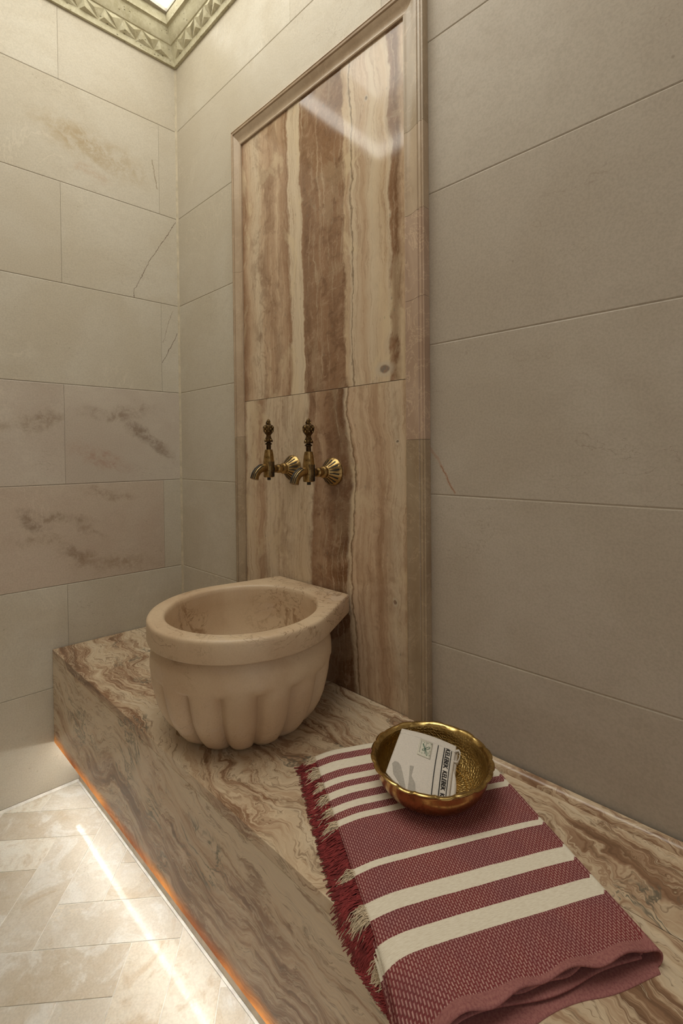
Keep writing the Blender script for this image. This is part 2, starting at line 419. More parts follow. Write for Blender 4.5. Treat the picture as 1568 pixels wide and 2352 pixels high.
def onyx_bench(name, plane, translucent=0.0, seed=0.0, darker=0.0):
    """swirled bench onyx; plane 'top' (x,y) or 'front' (x,z)"""
    N = NT(name)
    co = N.coord()
    x, y, z = N.sep(co)
    v = N.math('ADD', y, z)
    q = N.comb(x, v, seed)
    wx = N.noise(q, 3.0, 3, 0.55, 0.0, out=1)
    wv = N.noise(q, 9.0, 4, 0.6, 0.4, out=1)
    dv = N.math('ADD', N.math('MULTIPLY', N.math('SUBTRACT', N.sep(wx)[1], 0.5), 0.26 if plane == 'top' else 0.16),
                N.math('MULTIPLY', N.math('SUBTRACT', N.sep(wv)[1], 0.5), 0.09 if plane == 'top' else 0.06))
    dx = N.math('MULTIPLY', N.math('SUBTRACT', N.sep(wv)[0], 0.5), 0.10)
    X = N.math('ADD', x, dx)
    V = N.math('ADD', N.math('ADD', v, dv), N.math('MULTIPLY', x, 0.10))
    band = N.noise(N.comb(N.math('MULTIPLY', X, 2.6), N.math('MULTIPLY', V, 13.0), seed), 1.0, 4, 0.6, 0.3)
    line = N.noise(N.comb(N.math('MULTIPLY', X, 2.6), N.math('MULTIPLY', V, 75.0), seed + 2), 1.0, 4, 0.7, 0.2)
    lens = N.noise(N.comb(N.math('MULTIPLY', X, 9.0), N.math('MULTIPLY', V, 30.0), seed + 5), 1.0, 4, 0.6, 0.6)
    f = N.math('ADD', band, N.math('MULTIPLY', N.math('SUBTRACT', line, 0.5), 0.58))
    f = N.math('ADD', f, darker)
    if plane == 'front':       # denser, browner growth bands low on this slab
        f = N.math('ADD', f, N.fmap(N.math('ADD', z, N.math('MULTIPLY', dv, 0.6)), 0.16, 0.34, 0.06, -0.04))
    col = N.ramp(f, [(0.34, C(214, 194, 166)), (0.45, C(206, 182, 152)), (0.51, C(194, 166, 136)), (0.555, C(170, 138, 110)), (0.61, C(146, 112, 86)), (0.70, C(120, 90, 68))])
    col = N.mix(N.fmap(lens, 0.57, 0.67, 0, 0.7), col, C(142, 106, 78))
    vl = N.math('ABSOLUTE', N.math('SUBTRACT', N.noise(N.comb(N.math('MULTIPLY', X, 3.0), N.math('MULTIPLY', V, 26.0), seed + 9), 1.0, 5, 0.7, 0.5), 0.5))
    col = N.mix(N.fmap(vl, 0.0, 0.022, 0.62, 0), col, C(120, 92, 68))
    wl = N.math('ABSOLUTE', N.math('SUBTRACT', N.noise(N.comb(N.math('MULTIPLY', X, 4.0), N.math('MULTIPLY', V, 34.0), seed + 14), 1.0, 5, 0.7, 0.5), 0.5))
    col = N.mix(N.fmap(wl, 0.0, 0.03, 0.55, 0), col, C(226, 204, 172))
    gv = N.math('MULTIPLY', N.fmap(N.math('ABSOLUTE', N.math('SUBTRACT', N.noise(N.comb(N.math('MULTIPLY', X, 6.0), N.math('MULTIPLY', V, 14.0), seed + 21), 1.0, 5, 0.7, 0.8), 0.5)), 0.0, 0.03, 1, 0),
                N.fmap(N.noise(q, 6.0, 2), 0.54, 0.62))
    col = N.mix(N.math('MULTIPLY', gv, 0.85), col, C(104, 98, 84))
    nrm = N.bump(line, 0.03, 0.001)
    sh = N.bsdf(col, 0.22, normal=nrm, **{'Specular IOR Level': 0.45})
    if translucent:
        tcol = N.mix(N.fmap(N.noise(N.comb(N.math('MULTIPLY', X, 5.0), N.math('MULTIPLY', V, 14.0), 4.0), 1.0, 4, 0.6), 0.42, 0.62), (1.0, 0.62, 0.27, 1), (0.50, 0.22, 0.06, 1))
        tr = N.n('ShaderNodeBsdfTranslucent', {0: tcol}).outputs[0]
        mx = N.n('ShaderNodeMixShader', {0: N.fmap(z, ZU, ZU + 0.030, translucent, 0.0, False)})   # translucency masked to the lower edge, shaping where the strip's light glows through
        N.t.links.new(sh, mx.inputs[1])
        N.t.links.new(tr, mx.inputs[2])
        sh = mx.outputs[0]
    return N.done(sh)
M_bench_top = onyx_bench('onyx_swirled_top', 'top', seed=3.3)
M_bench_top2 = onyx_bench('onyx_swirled_back', 'top', seed=8.1)
M_bench_front = onyx_bench('onyx_swirled_front', 'front', translucent=0.75, seed=3.3, darker=-0.05)

def basin_marble():
    N = NT('basin_marble')
    p = N.coord()
    big = N.noise(p, 6, 4, 0.6, 0.5)
    col = N.mix(N.fmap(big, 0.35, 0.68), C(210, 186, 155), C(196, 168, 137))
    cl = N.noise(N.scale(p, (1, 1, 2.2)), 12, 5, 0.65, 1.0)
    col = N.mix(N.fmap(cl, 0.55, 0.72, 0, 0.5), col, C(204, 182, 160))
    v = N.math('ABSOLUTE', N.math('SUBTRACT', N.noise(N.scale(p, (1.0, 1.0, 1.5)), 5.5, 6, 0.68, 1.1), 0.5))
    area = N.fmap(N.noise(N.vmath('ADD', p, (2.3, 1.1, 4.2)), 5.0, 2), 0.45, 0.58)
    col = N.mix(N.math('MULTIPLY', N.fmap(v, 0.0, 0.012, 1, 0), N.math('MULTIPLY', area, 0.7)), col, C(120, 88, 52))
    v2 = N.math('ABSOLUTE', N.math('SUBTRACT', N.noise(N.scale(p, (1.4, 1.4, 1.0)), 16, 5, 0.7, 0.6), 0.5))
    col = N.mix(N.math('MULTIPLY', N.fmap(v2, 0.0, 0.008, 1, 0), N.fmap(N.noise(p, 8, 2), 0.48, 0.62, 0, 0.4)), col, C(150, 114, 78))
    bl = N.math('MULTIPLY', N.fmap(N.noise(N.vmath('ADD', p, (7, 2, 5)), 9, 5, 0.7, 1.2), 0.58, 0.66), area)
    col = N.mix(N.math('MULTIPLY', bl, 0.7), col, C(146, 112, 78))
    gr = N.noise(p, 300, 2, 0.6)
    col = N.mix(N.fmap(gr, 0.4, 0.7, 0, 0.10), col, C(150, 120, 90))
    return N.done(N.bsdf(col, 0.42, normal=N.bump(gr, 0.06, 0.001), **{'Specular IOR Level': 0.4}))
M_basin = basin_marble()

def moulding_mat(name, c1, c2, veins):
    N = NT(name)
    p = N.coord()
    big = N.noise(N.scale(p, (1, 1, 0.6)), 8, 4, 0.6, 0.5)
    col = N.mix(N.fmap(big, 0.35, 0.68), c1, c2)
    v = N.math('ABSOLUTE', N.math('SUBTRACT', N.noise(p, 14, 5, 0.7, 1.0), 0.5))
    col = N.mix(N.math('MULTIPLY', N.fmap(v, 0.0, 0.02, 1, 0), veins), col, C(222, 196, 166))
    return N.done(N.bsdf(col, 0.3, normal=N.bump(big, 0.03, 0.001)))
M_mould_a = moulding_mat('moulding_marble', C(186, 164, 138), C(170, 146, 120), 0.2)
M_mould_b = moulding_mat('moulding_marble_rosy', C(186, 160, 138), C(168, 140, 118), 0.5)
M_mould_c = moulding_mat('moulding_marble_grey', C(170, 150, 124), C(152, 130, 104), 0.25)

def brass(name, light, dark, rough, sc=60, hammered=False, grooves=None):
    N = NT(name)
    p = N.coord()
    nz = N.noise(p, sc, 4, 0.65)
    col = N.mix(N.fmap(nz, 0.4, 0.68), light, dark)
    nrm = N.bump(nz, 0.15, 0.0008)
    if hammered:
        vd = N.voro(p, hammered, rand=0.55)
        vc = N.voro(p, hammered, 'DISTANCE_TO_EDGE', rand=0.55)
        nrm = N.bump(N.fmap(vc, 0.0, 0.16, 1, 0), 0.5, 0.0009)
        col = N.mix(N.fmap(vc, 0.0, 0.14, 0.55, 0), col, C(206, 170, 100))
    return N.done(N.bsdf(col, N.fmap(nz, 0.3, 0.7, rough, rough + 0.14), 1.0, normal=nrm))
M_tap = brass('antique_brass', C(168, 138, 88), C(104, 80, 46), 0.3)
M_tap_dark = brass('antique_brass_dark', C(96, 74, 46), C(52, 38, 22), 0.35)
M_tap_groove = simple('blackened_groove', (26, 20, 12), 0.6)
M_bowl_in = brass('brass_hammered', C(196, 168, 110), C(154, 126, 76), 0.30, 40, 210.0)
M_bowl_out = brass('brass_copper_tone', C(190, 146, 92), C(154, 112, 68), 0.16, 120)
M_bowl_rim = brass('brass_bright_rim', C(206, 176, 114), C(160, 130, 76), 0.2, 90)

# towel: UV.x runs along the towel in metres, UV.y across it
STRIPES = [(0.880, 0), (0.897, 1), (0.911, 0), (0.9288, 1), (0.9516, 0), (0.9685, 1), (0.9825, 0), (0.9968, 1), (1.0112, 0), (1.0273, 1), (1.0414, 0), (1.0545, 1), (1.0673, 0),
           (1.1414, 1), (1.1513, 0), (1.1911, 1), (1.2135, 0), (1.2413, 1), (1.2643, 0), (1.318, 2)]
def towel_mat():
    N = NT('striped_towel_weave')
    uv = N.coord('UV')
    s, t, _ = N.sep(uv)
    wob = N.math('MULTIPLY', N.math('SUBTRACT', N.noise(uv, 60.0, 3, 0.6), 0.5), 0.0012)
    jag = N.math('MULTIPLY', N.math('SUBTRACT', N.noise(N.comb(0.0, t, 0.0), 700.0, 1, 0.5), 0.5), 0.0016)
    sn = N.math('DIVIDE', N.math('SUBTRACT', N.math('ADD', s, N.math('ADD', wob, jag)), 0.88), 0.5)
    kind = N.ramp(sn, [((a - 0.88) / 0.5, (k * 0.5,) * 3 + (1,)) for a, k in STRIPES], 'CONSTANT')
    br = N.n('ShaderNodeTexBrick', {'Vector': N.comb(s, t, 0.0), 'Color1': (1, 1, 1, 1), 'Color2': (0.7, 0.7, 0.7, 1), 'Mortar': (0, 0, 0, 1), 'Scale': 1.0,
                                     'Mortar Size': 0.0011, 'Mortar Smooth': 0.5, 'Brick Width': 0.0062, 'Row Height': 0.0031}, offset=0.5)
    w = br.outputs[0]
    wv = N.noise(uv, 400.0, 2, 0.6)
    dash = N.math('MULTIPLY', w, N.fmap(wv, 0.3, 0.6, 0.5, 1.0))
    soft = N.noise(uv, 14.0, 3, 0.6)
    red = N.mix(dash, N.mix(N.fmap(soft, 0.3, 0.7), C(134, 64, 64), C(126, 68, 70)), N.mix(N.fmap(soft, 0.3, 0.7), C(208, 166, 154), C(198, 152, 146)))
    crm = N.mix(N.fmap(N.noise(N.comb(N.math('MULTIPLY', s, 9.0), N.math('MULTIPLY', t, 1.0), 0.0), 120.0, 3, 0.6), 0.35, 0.7), C(240, 230, 210), C(226, 213, 190))
    hem = N.mix(N.fmap(wv, 0.35, 0.7), C(166, 112, 106), C(146, 92, 90))
    isred = N.math('LESS_THAN', kind, 0.02)
    ishem = N.math('GREATER_THAN', kind, 0.6)
    col = N.mix(isred, crm, red)
    col = N.mix(ishem, col, hem)
    h = N.math('ADD', N.math('MULTIPLY', w, isred), N.math('MULTIPLY', wv, 0.5))
    return N.done(N.bsdf(col, 0.9, normal=N.bump(h, 0.6, 0.0012), **{'Specular IOR Level': 0.1}))
M_towel = towel_mat()
M_fr_red = simple('red_yarn', (150, 58, 58), 0.95, 0.22, 90)
M_fr_crm = simple('cream_yarn', (226, 206, 176), 0.95, 0.1, 90)
M_cotton = simple('white_cotton', (226, 216, 204), 0.9, 0.06, 500)
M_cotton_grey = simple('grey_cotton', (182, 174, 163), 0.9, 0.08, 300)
M_patch = simple('label_cloth', (222, 216, 198), 0.85, 0.05, 300)
M_black = simple('black_print', (16, 15, 18), 0.85, 0.0, 50)
M_green = simple('green_print', (52, 112, 82), 0.85, 0.05, 50)
M_mauve = simple('mauve_print', (84, 70, 92), 0.85, 0.05, 50)

def emitter(name, colour, strength):
    N = NT(name)
    e = N.n('ShaderNodeEmission', {0: tuple(colour) + (1,), 1: strength})
    return N.done(e.outputs[0])
M_sky = emitter('backlit_ceiling', SKY_COLOUR, SKY_STRENGTH)
M_sky_panel = emitter('backlit_recess_panel', SKY_COLOUR, PANEL_STRENGTH)
M_led = emitter('led_strip_glow', LED_COLOUR, LED_STRENGTH)

# ------------------------------------------------------------------ room shell
def lx(y):
    return LSLOPE * y
LN = Vector((1, -LSLOPE, 0)).normalized()       # left wall normal, into the room
LT = Vector((-LSLOPE, -1, 0)).normalized()      # along the left wall, away from the corner

def tile_mesh(w, h, t=0.0012, ch=0.0019, cv=0.0003):
    """a chamfered slab in local coords: x across, z up, front face towards -y"""
    def rect(ins, y):
        return [(-w / 2 + ins * cv / ch, y, -h / 2 + ins), (w / 2 - ins * cv / ch, y, -h / 2 + ins), (w / 2 - ins * cv / ch, y, h / 2 - ins), (-w / 2 + ins * cv / ch, y, h / 2 - ins)]
    mb = MB()
    mb.rings([rect(0, t), rect(0, 0.0009), rect(ch, 0)], True, True, True)
    return mb

floor = MB()
floor.box(-0.3, ROOM_X, ROOM_Y, 0.05, -0.05, -0.0010)
floor = tag(floor.build('floor', M_grout_floor), 'pale limestone floor laid in a herringbone', kind='structure')
wall_left = MB()
P = [(-0.0012, 0.05), (lx(ROOM_Y) - 0.0012, ROOM_Y), (lx(ROOM_Y) - 0.06, ROOM_Y), (-0.06, 0.05)]
wall_left.prism(P, 0, CEIL)
wall_left = tag(wall_left.build('wall_left', M_grout), 'left wall of large beige limestone slabs', kind='structure')
wall_back = MB()
wall_back.box(0.0, ROOM_X, 0.0012, 0.05, 0, CEIL)
wall_back = tag(wall_back.build('wall_back', M_grout), 'back wall of large beige limestone slabs behind the bench', kind='structure')
m = MB()
m.box(ROOM_X, ROOM_X + 0.05, -0.45, 0.05, 0, CEIL)
m.box(ROOM_X, ROOM_X + 0.05, ROOM_Y, -1.40, 0, CEIL)
m.box(ROOM_X, ROOM_X + 0.05, -1.40, -0.45, 2.1, CEIL)  # opening added in this unseen wall to admit the world's fill light
tag(m.build('wall_right', M_shell), 'unseen right wall with an opening added to let in fill light', kind='structure')
m = MB(); m.box(-0.3, ROOM_X + 0.05, ROOM_Y - 0.05, ROOM_Y, 0, CEIL)
tag(m.build('wall_front', M_shell), 'front wall behind the camera', kind='structure')

GAP = 0.0004
def back_tile(x0, x1, z0, z1, mat):
    mb = tile_mesh(x1 - x0 - 0.0003, z1 - z0 - 2 * GAP)
    o = mb.build('tile', mat, wall_back)
    o.location = ((x0 + x1) / 2, 0, (z0 + z1) / 2)
    return o
def left_tile(d0, d1, z0, z1, mat):
    """d measured along the left wall from the corner"""
    mb = tile_mesh(d1 - d0 - 0.0003, z1 - z0 - 2 * GAP)
    # local frame: object y axis = along wall so that stains read as (y, z)
    mb.v = [(-p[1], p[0], p[2]) for p in mb.v]
    o = mb.build('tile', mat, wall_left)
    c = LT * ((d0 + d1) / 2)
    o.location = (c.x, c.y, (z0 + z1) / 2)
    o.rotation_euler = (0, 0, math.atan(-LSLOPE))
    return o

rows = [COURSE0 + 0.3 * k for k in range(-7, 3)]
for k in range(-7, 2):
    z0, z1 = max(COURSE0 + 0.3 * k, 0.0), min(COURSE0 + 0.3 * (k + 1), CEIL - 0.03)
    if z1 - z0 < 0.01:
        continue
    # left wall: joints alternate between 0.063 and 0.357 m from the corner
    first = 0.063 if k % 2 == 0 else 0.357
    js = [0.004] + [first + 0.588 * i for i in range(4) if first + 0.588 * i < 1.5] + [1.55]
    for i in range(len(js) - 1):
        mat = M_wall
        if k == 0 and i == 1: mat = M_wall_stain
        if k == -1 and i == 0: mat = M_wall_crack
        if k == -2 and i == 0: mat = M_wall_crack2
        if k == -3: mat = M_wall_grey if i == 0 else M_wall_grey_b
        if k == -4 and i == 1: mat = M_wall_grey2
        left_tile(js[i], js[i + 1], z0, z1, mat)
    # back wall
    if k >= 1:
        spans = [(0.004, 0.602), (0.602, 1.2), (1.2, 1.8), (1.8, ROOM_X)]
    elif k == 0:
        spans = [(0.004, 0.9), (0.9, 1.62), (1.62, ROOM_X)]
    else:
        spans = [(0.004, 0.378), (0.985, 1.62), (1.62, ROOM_X)]
    for a, b in spans:
        back_tile(a, b, z0, z1, (M_wall_rust if k == -3 and a < 1.5 else M_wall_r) if a > 0.8 else M_wall)
bead = MB()
bead.prism([(-0.001, 0.001), (-0.0012, -0.0060), (0.0022, -0.0026), (0.0060, 0.001)], ZB, CEIL - 0.1)
bead.build('corner_grout', M_grout, wall_left)

# herringbone floor: 3:1 tiles on a 0.0965 m grid
FA = math.radians(47.7)
E1, E2 = Vector((math.cos(FA), math.sin(FA), 0)), Vector((-math.sin(FA), math.cos(FA), 0))
GW, GO = 0.0965, (-0.122, -0.617)
def clip_poly(poly, a, b, c):
    out = []
    for i in range(len(poly)):
        p, q = poly[i], poly[(i + 1) % len(poly)]
        dp, dq = a * p[0] + b * p[1] - c, a * q[0] + b * q[1] - c
        if dp <= 0: out.append(p)
        if dp * dq < 0:
            t = dp / (dp - dq)
            out.append((p[0] + (q[0] - p[0]) * t, p[1] + (q[1] - p[1]) * t))
    return out
Y_PLINTH = -0.335
FRND = random.Random(21)
def floor_tile(i0, i1, j0, j1):
    g = 0.0010
    a0, a1 = GO[0] + i0 * GW + g, GO[0] + i1 * GW - g
    b0, b1 = GO[1] + j0 * GW + g, GO[1] + j1 * GW - g
    poly = []
    for a, b in ((a0, b0), (a1, b0), (a1, b1), (a0, b1)):
        p = E1 * a + E2 * b
        poly.append((p.x, p.y))
    poly = clip_poly(poly, 0, 1, Y_PLINTH - 0.006)           # bench plinth border
    if len(poly) >= 3: poly = clip_poly(poly, -1, LSLOPE, -0.008)       # left wall
    if len(poly) >= 3: poly = clip_poly(poly, 0, -1, -(ROOM_Y + 0.01))
    if len(poly) >= 3: poly = clip_poly(poly, 1, 0, ROOM_X - 0.01)
    if len(poly) < 3:
        return
    area = abs(sum(poly[i][0] * poly[(i + 1) % len(poly)][1] - poly[(i + 1) % len(poly)][0] * poly[i][1] for i in range(len(poly)))) / 2
    if area < 2e-4:
        return
    cx, cy = sum(p[0] for p in poly) / len(poly), sum(p[1] for p in poly) / len(poly)
    if cx > 1.35:
        return
    tx, ty = FRND.uniform(-1, 1) * 0.0042, FRND.uniform(-1, 1) * 0.0042
    ch = 0.0006
    def z(p): return (p[0] - cx) * tx + (p[1] - cy) * ty
    def ins(p):
        d = Vector((cx - p[0], cy - p[1])); d.normalize()
        return (p[0] + d.x * ch, p[1] + d.y * ch)
    mb = MB()
    mb.rings([[(p[0], p[1], -0.004) for p in poly], [(p[0], p[1], z(p) - 0.0004) for p in poly], [(ins(p)[0], ins(p)[1], z(p)) for p in poly]], True, True, True)
    u = FRND.random()
    mat = M_floor_white if (i0, j0) in ((2, -4),) or (j1 - j0 == 3 and i0 == 3 and j0 == -3) or u < 0.08 else M_floor
    mb.build('tile', mat, floor, loc=(cx, cy, 0))
for k in range(-14, 16):
    for q in range(-5, 6):
        floor_tile(k + 3 * q, k + 3 + 3 * q, k - 1 - 3 * q, k - 3 * q)
        floor_tile(k - 1 + 3 * q, k + 3 * q, k - 1 - 3 * q, k + 2 - 3 * q)
m = MB()
m.rings([[(lx(y) + a, y, z) for a, z in ((0.0, 0.0), (0.0075, 0.0), (0.0015, 0.004), (0.0, 0.004))] for y in (Y_PLINTH - 0.001, ROOM_Y + 0.01)], True, True, True)
m.build('floor_joint', M_grout_floor, floor)
m = MB(); m.box(lx(Y_PLINTH) + 0.004, ROOM_X - 0.01, Y_PLINTH - 0.0055, Y_PLINTH - 0.0005, -0.001, 0.0008)
m.build('floor_joint', M_grout_floor, floor)
# plain floor in front of / behind the camera, out of view
m = MB(); m.box(1.36, ROOM_X - 0.01, ROOM_Y + 0.01, Y_PLINTH - 0.006, -0.004, 0.0)
m.build('floor_slab', M_floor, floor)

# carved cornice on the left and back walls, and the backlit ceiling
CK = 0.80
prof = [(0.0, 2.318), (0.011, 2.318), (0.013, 2.330), (0.014, 2.3335), (0.036, 2.366), (0.040, 2.367), (0.046, 2.3735), (0.055, 2.389), (0.061, 2.402), (0.066, 2.4045), (0.072, 2.4045), (0.073, 2.412), (0.077, 2.424), (0.077, CEIL), (0.0, CEIL)]
prof = [(d_ * CK, z_) for d_, z_ in prof]
def cornice(name, along_left, length, label):
    root = empty(name, (0, 0, 2.318))
    tag(root, label, kind='structure')
    def place(d, s, z):
        # mitred: along distance starts from the corner bisector
        if along_left:
            q = LT * (s + d * 0.9163) + LN * d
        else:
            q = Vector((s + d * 0.9163, -d, 0))
        return (q.x, q.y, z - 2.318)
    smooth_part = MB()
    r0 = [place(d, 0.0, z) for d, z in prof]
    r1 = [place(d, length - (0.9163 * d), z) for d, z in prof]
    smooth_part.rings([r0, r1], True, True, True)
    smooth_part.build('cornice_moulding', M_trav, root, smooth=True, angle=25)
    # carved zigzag band: pyramids of triangles standing on the sloping face
    band = MB()
    (d0, z0), (d1, z1) = (0.0145 * CK, 2.3345), (0.0355 * CK, 2.3655)
    nrm_d, nrm_z = (z1 - z0), -(d1 - d0)
    nl = math.hypot(nrm_d, nrm_z)
    nrm_d, nrm_z = nrm_d / nl, nrm_z / nl
    pitch, rnd = 0.056, random.Random(3 if along_left else 4)
    nrep = int((length - 0.05) / pitch)
    def pt(s, t, h):
        d, z = d0 + (d1 - d0) * t + nrm_d * h, z0 + (z1 - z0) * t + nrm_z * h
        return place(d, s, z)
    for i in range(nrep):
        s = 0.012 + i * pitch
        j = lambda a: a + rnd.uniform(-0.006, 0.006)
        for (A, B, Cc) in (((s, 0.02), (s + pitch * 0.96, 0.02), (s + pitch * 0.5, 0.98)), ((s + pitch * 0.54, 0.98), (s + pitch * 1.46, 0.98), (s + pitch, 0.04))):
            pa, pb, pc = pt(A[0], A[1], 0), pt(B[0], B[1], 0), pt(Cc[0], Cc[1], 0)
            mx, mt = (A[0] + B[0] + Cc[0]) / 3, (A[1] + B[1] + Cc[1]) / 3
            ap = pt(j(mx), mt, 0.0085 + rnd.uniform(-0.003, 0.0025))
            ridge = []
            for u, w in ((A, B), (B, Cc), (Cc, A)):
                ridge.append(pt((u[0] + w[0]) / 2, (u[1] + w[1]) / 2, 0.001))
            o = len(band.v)
            band.v += [pa, pb, pc, ap] + ridge
            # star-cut: three facets rise to the apex from the corners, valleys at the mid-sides
            band.f += [(o, o + 4, o + 3), (o + 4, o + 1, o + 3), (o + 1, o + 5, o + 3), (o + 5, o + 2, o + 3), (o + 2, o + 6, o + 3), (o + 6, o, o + 3)]
    band.build('carved_zigzag_band', M_trav, root, fixn=False)
    return root
cornice('trim_1', True, 1.55, 'carved travertine cornice along the left wall')
cornice('trim_2', False, 2.3, 'carved travertine cornice along the back wall')
SKX0, SKX1, SKY0, SKY1 = 0.066, 1.45, -0.064, -1.04
WELL = 0.32
m = MB()
m.box(-0.3, ROOM_X + 0.05, ROOM_Y - 0.05, SKY1, CEIL, CEIL + 0.012)
m.box(SKX1, ROOM_X + 0.05, SKY1, 0.05, CEIL, CEIL + 0.012)
m.box(-0.3, SKX0, SKY1, 0.05, CEIL, CEIL + 0.012)
m.box(SKX0, SKX1, SKY0, 0.05, CEIL, CEIL + 0.012)
ceiling = tag(m.build('ceiling', M_ceil), 'plain plaster ceiling around the lit ceiling recess', kind='structure')
m = MB()
a, b, c, d = SKX0 - 0.006, SKX1 + 0.006, SKY1 - 0.006, SKY0 + 0.006
m.box(a - 0.02, a, c, d, CEIL + 0.012, CEIL + WELL)
m.box(b, b + 0.02, c, d, CEIL + 0.012, CEIL + WELL)
m.box(a, b, c - 0.02, c, CEIL + 0.012, CEIL + WELL)
m.box(a, b, d, d + 0.02, CEIL + 0.012, CEIL + WELL)
m.box(a - 0.02, b + 0.02, c - 0.02, d + 0.02, CEIL + WELL, CEIL + WELL + 0.02)
m.build('ceiling_recess', M_white, ceiling)
# lit band running round the foot of the recess
cl = tag(empty('ceiling_light', ((a + b) / 2, (c + d) / 2, CEIL + 0.012)), 'bright white backlit panel and light band in the ceiling recess inside the carved cornice', 'ceiling light')
Z0_, Z1_ = 0.002, 0.062
for (x0, x1, y0, y1) in ((a + 0.001, a + 0.012, c + 0.013, d - 0.013), (b - 0.012, b - 0.001, c + 0.013, d - 0.013), (a + 0.001, b - 0.001, c + 0.001, c + 0.012), (a + 0.001, b - 0.001, d - 0.012, d - 0.001)):
    m = MB(); m.box(x0 - (a + b) / 2, x1 - (a + b) / 2, y0 - (c + d) / 2, y1 - (c + d) / 2, Z0_, Z1_)
    m.build('light_band', M_sky, cl)
m = MB(); m.box(a - (a + b) / 2 + 0.002, b - (a + b) / 2 - 0.002, c - (c + d) / 2 + 0.002, d - (c + d) / 2 - 0.002, WELL - 0.026, WELL - 0.014)
m.build('backlit_panel', M_sky_panel, cl)

# ------------------------------------------------------------------ framed onyx panel
PX0, PX1, PZ1 = 0.388, 0.963, 1.884
panel = tag(empty('onyx_panel', (PX0, 0, ZB)), 'tall brown and cream onyx wall panel in a moulded frame behind the taps', 'wall panel')
JOINT = 1.142
m = MB(); m.box(0, PX1 - PX0, -0.004, -0.0005, 0.0, JOINT - ZB - 0.0005)
tag(m.build('onyx_slab', M_onyx_low, panel, bevel=0.0005), 'lower onyx slab behind the taps')
m = MB(); m.box(0, PX1 - PX0, -0.004, -0.0005, JOINT - ZB + 0.0005, PZ1 - ZB)
tag(m.build('onyx_slab', M_onyx_up, panel, bevel=0.0005), 'upper onyx slab')
# moulding section: (w across from inner edge 0..1, projection)
sec = [(0.0, 0.0005), (0.0, 0.0085), (0.06, 0.0095), (0.12, 0.0085), (0.16, 0.0082), (0.30, 0.0092), (0.46, 0.0118), (0.60, 0.0155), (0.70, 0.0175), (0.73, 0.0160), (0.77, 0.0160), (0.79, 0.0190), (0.88, 0.0198), (0.90, 0.0180), (0.94, 0.0180), (0.96, 0.0200), (1.0, 0.0195), (1.0, 0.0005)]
WL, WT, WR = 0.031, 0.042, 0.054
def mould_v(xin, sgn, w, z0, z1, mitre_top, wt, mat):
    mb = MB()
    lo = [(xin + sgn * w * a, -p, z0) for a, p in sec]
    hi = [(xin + sgn * w * a, -p, (z1 + wt * a) if mitre_top else z1) for a, p in sec]
    mb.rings([lo, hi], True, True, True)
    return mb.build('frame_moulding', mat, panel, smooth=True, angle=22)
hz = PZ1 - ZB
mould_v(0.0, -1, WL, 0, 0.62, False, 0, M_mould_c)
mould_v(0.0, -1, WL, 0.6206, 1.10, False, 0, M_mould_a)
mould_v(0.0, -1, WL, 1.1006, hz, True, WT, M_mould_a)
W0 = PX1 - PX0
zs = [0.0, 1.0145 - ZB, 1.30 - ZB, 1.474 - ZB, 1.644 - ZB, hz]
for i, mt in enumerate((M_mould_c, M_mould_b, M_mould_b, M_mould_a, M_mould_c)):
    mould_v(W0, 1, WR, zs[i] + 0.0006, zs[i + 1], i == 4, WT, mt)
mb = MB()
mb.rings([[(-WL * a, -p, hz + WT * a) for a, p in sec], [(W0 + WR * a, -p, hz + WT * a) for a, p in sec]], True, True, True)
tag(mb.build('frame_moulding', M_mould_a, panel, smooth=True, angle=22), 'top frame moulding')

# ------------------------------------------------------------------ bench
bench = tag(empty('stone_bench', (1.1, -0.2, 0)), 'long swirled onyx bench with a glowing lower edge', 'bench')
def bpart(poly, z0, z1, name, mat, bev=0.001, label=None):
    mb = MB(); mb.prism([(p[0] - 1.1, p[1] + 0.2) for p in poly], z0, z1)
    o = mb.build(name, mat, bench, bevel=bev)
    if label: o['label'] = label
    return o
XE = ROOM_X - 0.002
YJ = -0.1564
def lft(y): return lx(y) + 0.003
bpart([(lft(Y_FRONT), Y_FRONT), (XE, Y_FRONT), (XE, YJ - 0.0005), (lft(YJ), YJ - 0.0005)], ZB - 0.02, ZB, 'top_slab', M_bench_top, 0.0008, 'front half of the bench top')
bpart([(lft(YJ), YJ + 0.0005), (XE, YJ + 0.0005), (XE, -0.0065), (lft(0), -0.0065)], ZB - 0.02, ZB, 'top_slab', M_bench_top2, 0.0008, 'rear half of the bench top')
bpart([(lft(Y_FRONT), Y_FRONT), (XE, Y_FRONT), (XE, Y_FRONT + 0.02), (lft(Y_FRONT + 0.02), Y_FRONT + 0.02)], ZU, ZB - 0.0205, 'front_panel', M_bench_front, 0.0008, 'swirled front slab, lit orange along its lower edge')
bpart([(lft(Y_FRONT + 0.022), Y_FRONT + 0.022), (XE, Y_FRONT + 0.022), (XE, -0.01), (lft(-0.01), -0.01)], ZU + 0.020, ZB - 0.0205, 'core', M_plinth, 0.0)
bpart([(lft(Y_PLINTH), Y_PLINTH), (XE, Y_PLINTH), (XE, -0.01), (lft(-0.01), -0.01)], 0.0, ZU + 0.0195, 'plinth', M_plinth, 0.001, 'recessed pale plinth under the bench')
# small quarter-round upstand where the bench meets the wall
up_ = MB()
q = [(-0.0055, 0.0), (-0.020, 0.0), (-0.019, 0.005), (-0.0155, 0.009), (-0.011, 0.0115), (-0.0055, 0.012)]
up_.rings([[(lft(0) + 0.001, y, ZB + z) for y, z in q], [(XE, y, ZB + z) for y, z in q]], True, True, True)
tag(up_.build('trim_3', M_bench_top2, smooth=True, angle=40), 'narrow rounded onyx strip where the bench meets the back wall', kind='structure')
